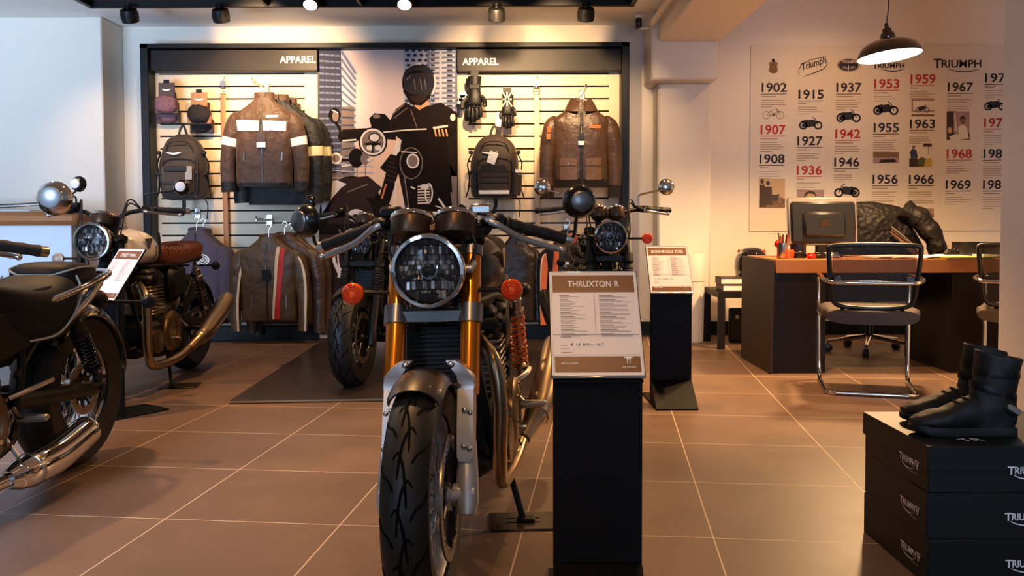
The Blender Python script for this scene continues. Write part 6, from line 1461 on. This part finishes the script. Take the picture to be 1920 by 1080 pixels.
for k in range(3):
    t = thing('boot_box', bl[k], 'box', (bX0 + bW / 2, bY0 + bD / 2, k * bH + .0002), R([0.4, -.5, 0][k]), 'black boot boxes'); X0, Y0 = -bW / 2, -bD / 2
    mb = MB(); mb.box((0, 0, bH * .42), (bW - .012, bD - .012, bH * .84), ch=.0015); mb.build('box_body', 'box_black', t)
    lh = .070; ov = 0 if k == 2 else .0115
    mb = MB(); mb.box((0, 0, bH - lh / 2 - .0005), (bW - ov, bD - ov, lh - .001), ch=.0015); ld = mb.build('lid', 'box_black', t)
    mb = MB(); hh = .0175
    logo_tri(mb, (X0 + .215, Y0 - .0012 + ov / 2, bH * .40), (1, 0, 0), (0, 0, 1), .020, (0, -1, 0))
    logo_tri(mb, (X0 - .0012 + ov / 2, Y0 + .17, bH * .40), (0, -1, 0), (0, 0, 1), .019, (-1, 0, 0)); mb.build('logo', 'paper_pink', ld)
    if k == 2:
        mb = MB(); o = V((X0 + .125, Y0 + .045, bH + .0008)); word(mb, 'T', o, (.9, .4, 0), (-.4, .9, 0), height=.03, width=.03); word(mb, 'R', o + V((.032, .006, 0)), (.9, .2, 0), (-.2, .9, 0), height=.03, width=.03); mb.build('sticker', 'white_ink', ld)
dm('boot_leather', (20, 15, 13), .6, bump=('noise', 60, .35, .003), vary=(9, .4, (36, 25, 18)))
def boot(loc, rz, label, seed):
    """ankle boot, toe along -X, heel at the origin"""
    t = thing('boot', label, 'boot', loc, rz, 'black motorcycle boots'); t.scale = (.92, .92, .92)
    mb = MB(); n = 26
    secs = crv([(.004, .030, .030, .10), (-.03, .034, .022, .13), (-.08, .037, .02, .13), (-.13, .040, .02, .115), (-.19, .047, .02, .086), (-.24, .048, .02, .070), (-.275, .040, .022, .058), (-.296, .022, .026, .046)], 4)
    mb.loft([[V((x, math.copysign(abs(cos(2 * pi * k / n)) ** .8, cos(2 * pi * k / n)) * hw, (z0 + z1) / 2 + math.copysign(abs(sin(2 * pi * k / n)) ** .75, sin(2 * pi * k / n)) * (z1 - z0) / 2)) for k in range(n)] for x, hw, z0, z1 in secs])
    sh = crv([(.02, -.060, .068, .036), (.07, -.062, .072, .041), (.12, -.056, .066, .046), (.17, -.049, .064, .050), (.225, -.042, .064, .053), (.245, -.040, .065, .053), (.242, -.040, .056, .045), (.20, -.042, .050, .040)], 4)
    mb.loft([[V((cx_ + math.copysign(abs(cos(2 * pi * k / n)) ** .85, cos(2 * pi * k / n)) * a, math.copysign(abs(sin(2 * pi * k / n)) ** .85, sin(2 * pi * k / n)) * b, z + .10 * (-(cos(2 * pi * k / n)) * .12 if z > .2 else 0))) for k in range(n)] for z, cx_, a, b in sh])
    mb.jitter(.0045, 26, seed); mb.build('upper', 'boot_leather', t)
    mb = MB(); so = crv([(.012, 0), (.0, .036), (-.06, .036), (-.13, .037), (-.2, .049), (-.26, .045), (-.296, .022), (-.302, 0), (-.296, -.022), (-.26, -.045), (-.2, -.049), (-.13, -.037), (-.06, -.036), (.0, -.036)], 3, closed=True)
    lift = lambda x: .008 if x < -.27 else 0
    mb.loft([[V((x * sc_, y * sc_, z + lift(x))) for x, y in so] for z, sc_ in ((0, .97), (.004, 1.0), (.018, 1.01), (.026, .98))]); mb.build('sole', 'rubber', t)
    for kk, (cx_, z, a, b, tl) in enumerate(((-.055, .135, .066, .0475, .02), (-.047, .19, .065, .0515, .005))):
        mb = MB(); sg = lambda v: math.copysign(abs(v) ** .85, v); q = [V((cx_ + sg(cos(2 * pi * k / 28)) * a, sg(sin(2 * pi * k / 28)) * b, z - cos(2 * pi * k / 28) * tl)) for k in range(28)]; mb.tube(q, .011, 8, closed=True, flat=.1, up=(0, 0, 1)); mb.build('strap', 'black_satin', t)
    q = crv([(.0, .036, .075), (-.045, .041, .10), (-.085, .034, .125), (-.108, .0, .135), (-.085, -.034, .125), (-.045, -.041, .10), (.0, -.038, .07)], 4); mb = MB(); mb.tube(q, .013, 8, flat=.2, up=(0, 0, 1)); st = mb.build('strap', 'black_satin', t)
    mb = MB(); mb.box((-.012, -.044, .085), (.045, .007, .020), Ry(R(32)), ch=.003); mb.build('buckle', 'steel', st)
    mb = MB()
    for lx, lz in ((-.165, .098), (-.14, .110), (-.115, .121)): mb.tube(crv([(lx + .004, -.030, lz - .010), (lx, -.014, lz + .001), (lx, .014, lz + .001), (lx + .004, .030, lz - .010)], 4), .0038, 6)
    mb.build('laces', 'black_satin', t)
    return t
bz = 3 * bH + .0003
boot((bX0 + .295, bY0 + .13, bz), R(-4), 'black ankle boot with a pale buckle on the topmost box, nearer the box edge', 1)
boot((bX0 + .335, bY0 + .275, bz), R(-5), 'black ankle boot behind its mate on the topmost box', 2)
# ================================================================ history panel on the desk wall (flat prints)
dm('panel_paper', (218, 206, 190), .7); dm('year_black', (34, 26, 40), .6); dm('year_red', (176, 38, 44), .6); dm('sepia_light', (190, 158, 122), .6); dm('sepia_dark', (64, 44, 32), .6); dm('sepia_mid', (122, 92, 68), .6); dm('print_green', (84, 92, 44), .6); dm('print_yellow', (190, 160, 60), .6); dm('print_blue', (52, 56, 84), .6); dm('print_mauve', (160, 132, 128), .6); dm('crest_tan', (132, 92, 52), .6); dm('faint_ink', (150, 128, 110), .7); dm('navy_ink', (30, 26, 36), .6)
YT = 7.738
pa, pb = P(1408, 85, YT), P(1960, 432, YT)
oc = V(((pa.x + pb.x) / 2, YT, pb.z))
hist = thing('history_panel', 'large printed wall panel with rows of years and small pictures behind the desk', 'wall panel', oc)
mb = MB(); mb.box(V((0, .005, (pa.z - pb.z) / 2)), (pb.x - pa.x, .008, pa.z - pb.z)); mb.build('board', 'panel_paper', hist)
def h(x, y, l=0): return P(x, y, YT - .0006 - l) - oc
N_ = (0, -1, 0); U_ = (1, 0, -.0); UP = (0, 0, 1)
def rect(mb, a, b, c, d, l=0): mb.face([h(a, d, l), h(c, d, l), h(c, b, l), h(a, b, l)])
def hell(mb, cx, cy, rx, ry, l=0, n=20): mb.face([h(cx + rx * cos(-2 * pi * k / n), cy + ry * sin(-2 * pi * k / n), l) for k in range(n)][::1])
def hring(mb, cx, cy, r, w, l=0, n=24, e=1.0):
    vs = [h(cx + q * cos(2 * pi * k / n), cy + q * e * sin(2 * pi * k / n), l) for q in (r, r - w) for k in range(n)]; mb.add(vs, [(k, (k + 1) % n, (k + 1) % n + n, k + n) for k in range(n)])
def hpoly(mb, pts, l=0): mb.face([h(x, y, l) for x, y in pts])
def hline(mb, a, b, w, l=0): line(mb, h(*a, l), h(*b, l), w * YT / F, N_)
years = [('1902', 1428, 173, 0), ('1907', 1426, 252, 1), ('1908', 1424, 307, 0), ('1915', 1497, 186, 0), ('1927', 1495, 273, 0), ('1936', 1494, 328, 1), ('1937', 1568, 173, 0), ('1942', 1566, 260, 1), ('1946', 1564, 313, 0),
         ('1953', 1639, 166, 1), ('1955', 1638, 248, 0), ('1956', 1636, 345, 0), ('1959', 1707, 157, 1), ('1963', 1706, 241, 0), ('1966', 1704, 345, 0), ('1967', 1777, 172, 0), ('1968', 1775, 297, 1), ('1969', 1773, 355, 0),
         ('1971', 1847, 155, 0), ('1972', 1845, 239, 1), ('1983', 1844, 297, 0), ('1984', 1843, 355, 0)]
rnd = random.Random(5)
pars = {'1902': 4, '1907': 5, '1908': 4, '1915': 4, '1927': 4, '1936': 4, '1937': 5, '1942': 4, '1946': 4, '1953': 3, '1955': 8, '1956': 6, '1959': 5, '1963': 4, '1966': 7, '1967': 6, '1968': 4, '1969': 4, '1971': 4, '1972': 5, '1983': 6, '1984': 6}
for w_, x, y, red in years:
    mb = MB(); word(mb, w_, h(x, y), U_, UP, height=17.5 * YT / F, width=47 * YT / F); hline(mb, (x - 1, y + 3.5), (x + 47, y + 3.0), 1.1); yo = mb.build('year', 'year_red' if red else 'year_black', hist)
    mb = MB(); hline(mb, (x, y + 8), (x + rnd.uniform(14, 34), y + 8), 1.6)
    for k in range(pars[w_]): hline(mb, (x - 1, y + 15 + k * 4.2), (x - 1 + rnd.uniform(32, 47) * (.5 if k == pars[w_] - 1 else 1), y + 15 + k * 4.2), 1.0)
    mb.build('caption', 'faint_ink', yo)
def pbike(cx, cy, s, m, flip=1, thin=False, name='bike_print'):
    mb = MB(); X = lambda x: cx + flip * x * s
    w = 1.2 * s if thin else 3.2 * s
    for x in (-14, 14): hring(mb, X(x), cy + 4 * s, 8 * s, w); 
    if not thin:
        hell(mb, X(-13), cy + 4 * s, 4 * s, 4 * s); hpoly(mb, [(X(-12), cy), (X(-4), cy - 6 * s), (X(6), cy - 7 * s), (X(9), cy - 3 * s), (X(7), cy + 6 * s), (X(-8), cy + 8 * s)]); hpoly(mb, [(X(-18), cy - 4 * s), (X(-6), cy - 7 * s), (X(-5), cy - 4 * s), (X(-16), cy - 1 * s)])
    else:
        for a, b in (((-14, 4), (-4, -6)), ((-4, -6), (10, -7)), ((-4, -6), (0, 6)), ((0, 6), (10, -7)), ((-14, 4), (0, 6))): hline(mb, (X(a[0]), cy + a[1] * s), (X(b[0]), cy + b[1] * s), 1.1 * s)
        hell(mb, X(1), cy + 3 * s, 4 * s, 3 * s)
    hline(mb, (X(14), cy + 4 * s), (X(8), cy - 9 * s), 1.6 * s); hline(mb, (X(8), cy - 9 * s), (X(3), cy - 11 * s), 1.4 * s); hline(mb, (X(8), cy - 3 * s), (X(16), cy - 3 * s), 1.2 * s)
    return mb.build(name, m, hist)
pbike(1450, 212, .92, 'faint_ink', 1, True); pbike(1520, 231, 1.0, 'navy_ink'); pbike(1591, 217, 1.05, 'navy_ink'); pbike(1661, 203, 1.08, 'navy_ink'); pbike(1588, 357, 1.1, 'navy_ink', -1); pbike(1866, 196, .95, 'navy_ink')
def photo(ops, name='photo_print'):
    mb = MB(); mats = []
    for i, (m, f) in enumerate(ops):
        if m not in mats: mats.append(m)
        mb.m = mats.index(m); f(mb, i * 2e-5)
    mb.build(name, mats, hist)
Rc = lambda a, b, c, d: (lambda mb, l: rect(mb, a, b, c, d, l)); Ec = lambda a, b, c, d: (lambda mb, l: hell(mb, a, b, c, d, l)); Pc = lambda *p: (lambda mb, l: hpoly(mb, p, l)); Lc = lambda a, b, w: (lambda mb, l: hline(mb, a, b, w, l)); Oc = lambda a, b, r_, w: (lambda mb, l: hring(mb, a, b, r_, w, l))
photo([('sepia_light', Rc(1423, 335, 1472, 390)), ('sepia_mid', Rc(1423, 372, 1472, 390)), ('sepia_dark', Pc((1424, 346), (1434, 346), (1436, 388), (1424, 388))), ('sepia_dark', Ec(1429, 340, 3.5, 4.5)), ('sepia_dark', Pc((1434, 350), (1447, 350), (1449, 382), (1434, 386))), ('sepia_dark', Ec(1440, 343.5, 3.5, 4.5)), ('sepia_dark', Oc(1446, 377, 8, 1.6)), ('sepia_dark', Oc(1463, 377, 7, 1.4)), ('sepia_dark', Pc((1443, 366), (1462, 364), (1458, 376), (1446, 378)))])
photo([('print_mauve', Rc(1494, 356, 1545, 395)), ('sepia_light', Ec(1519, 378, 11, 16)), ('sepia_dark', Pc((1507, 372), (1509, 362), (1518, 357), (1528, 360), (1531, 372), (1526, 364), (1516, 363))), ('sepia_dark', Lc((1511, 373), (1516, 373), 1.4)), ('sepia_dark', Lc((1522, 373), (1527, 373), 1.4))])
photo([('print_mauve', Rc(1709, 186, 1752, 210)), ('panel_paper', Rc(1712, 189, 1752, 206)), ('sepia_mid', Rc(1709, 214, 1752, 218)), ('navy_ink', Oc(1722, 206, 5, 1.4)), ('navy_ink', Oc(1738, 206, 5, 1.4)), ('navy_ink', Pc((1721, 201), (1733, 198), (1737, 203), (1728, 207), (1722, 206))), ('navy_ink', Lc((1738, 206), (1735, 195), 1.2))])
photo([('print_mauve', Rc(1775, 209, 1818, 262)), ('sepia_dark', Rc(1775, 209, 1788, 262)), ('sepia_dark', Rc(1775, 250, 1818, 262)), ('panel_paper', Pc((1797, 262), (1797, 238), (1805, 233), (1812, 238), (1817, 260))), ('sepia_mid', Ec(1805, 226, 5, 7)), ('sepia_dark', Pc((1799, 224), (1802, 218), (1809, 218), (1811, 226), (1808, 222))), ('panel_paper', Lc((1790, 212), (1793, 246), 2)), ('sepia_light', Ec(1781, 244, 4, 6)), ('panel_paper', Pc((1780, 256), (1795, 250), (1800, 262), (1782, 262)))])
photo([('panel_paper', Rc(1704, 270, 1747, 313)), ('print_yellow', Rc(1722, 297, 1747, 313)), ('print_green', Pc((1720, 300), (1728, 294), (1736, 298), (1732, 313), (1718, 313))), ('print_blue', Pc((1706, 284), (1711, 279), (1718, 281), (1721, 294), (1708, 297))), ('sepia_mid', Ec(1713, 276, 3, 3.6)), ('sepia_dark', Pc((1705, 297), (1720, 295), (1722, 313), (1705, 313))), ('sepia_dark', Rc(1731, 269, 1747, 275)), ('sepia_dark', Lc((1741, 275), (1741, 290), 1.2))])
photo([('sepia_light', Rc(1637, 285, 1685, 306)), ('sepia_mid', Rc(1637, 285, 1685, 297)), ('print_mauve', Rc(1637, 295, 1685, 305)), ('navy_ink', Pc((1648, 305), (1652, 299), (1676, 298), (1680, 300), (1680, 304)))])
photo([('print_mauve', Rc(1703, 380, 1751, 408)), ('panel_paper', Rc(1703, 381, 1751, 392)), ('sepia_mid', Rc(1703, 401, 1751, 408)), ('faint_ink', Rc(1703, 391, 1751, 396))])
# the row of old marks along the top
mb = MB(); hpoly(mb, [(1441, 118), (1444, 116), (1456, 116), (1459, 118), (1457, 124), (1459, 133), (1455, 137), (1450, 138), (1445, 137), (1441, 133), (1443, 124)]); hell(mb, 1450, 113, 2.6, 3); hpoly(mb, [(1447, 116), (1453, 116), (1452, 111), (1448, 111)]); mb.m = 1; hring(mb, 1450, 126, 5, 1, 1e-4); hline(mb, (1444, 133), (1456, 133), 1.2, 1e-4); mb.build('crest', ['crest_tan', 'sepia_dark'], hist)
mb = MB(); dirx = (V(h(1552, 118)) - V(h(1498, 135))).normalized(); upx = V((-dirx.z, 0, dirx.x)); word(mb, 'Triumph', h(1503, 137), dirx, upx, width=48 * YT / F, height=17 * YT / F, shear=.25); stroke(mb, [h(1499, 140), h(1497, 133), h(1503, 120), h(1520, 112), h(1546, 107), h(1550, 108)], 1.2 * YT / F, N_); stroke(mb, [h(1506, 144), h(1524, 138), h(1545, 129), h(1551, 121), h(1550, 112)], [.003, .008, .008, .006, .003], N_); mb.build('script_mark', 'navy_ink', hist)
mb = MB(); hell(mb, 1591, 122, 21, 12.5, n=36); mb.m = 1; hring(mb, 1591, 122, 19.5, 1, 1e-4, 36, .6); word(mb, 'TRIUMPH', h(1577, 119, 2e-4), U_, UP, width=29 * YT / F, height=6 * YT / F); hline(mb, (1591, 122), (1591, 133), 1.4, 2e-4)
for k in range(9): a = R(20 + 17.5 * k); hline(mb, (1591 + 6 * cos(a), 123 + 4 * sin(a)), (1591 + 14 * cos(a), 123 + 8 * sin(a)), .7, 2e-4)
mb.build('oval_mark', ['navy_ink', 'panel_paper'], hist)
for x, y, w_ in ((1636, 128, 60), (1750, 127, 90)):
    mb = MB(); word(mb, 'T', h(x, y + 1), U_, UP, width=w_ * .17 * YT / F, height=18 * w_ / 90 * YT / F); word(mb, 'RIUMPH', h(x + w_ * .17, y), U_, UP, width=w_ * .82 * YT / F, height=14.5 * w_ / 90 * YT / F)
    stroke(mb, [h(x + w_ * (.28 + .70 * k / 14), y + 1.5 + w_ * .07 * sin(pi * k / 14)) for k in range(15)], [(.6 + 1.6 * sin(pi * k / 14)) * YT / F for k in range(15)], N_); mb.build('word_mark', 'navy_ink', hist)
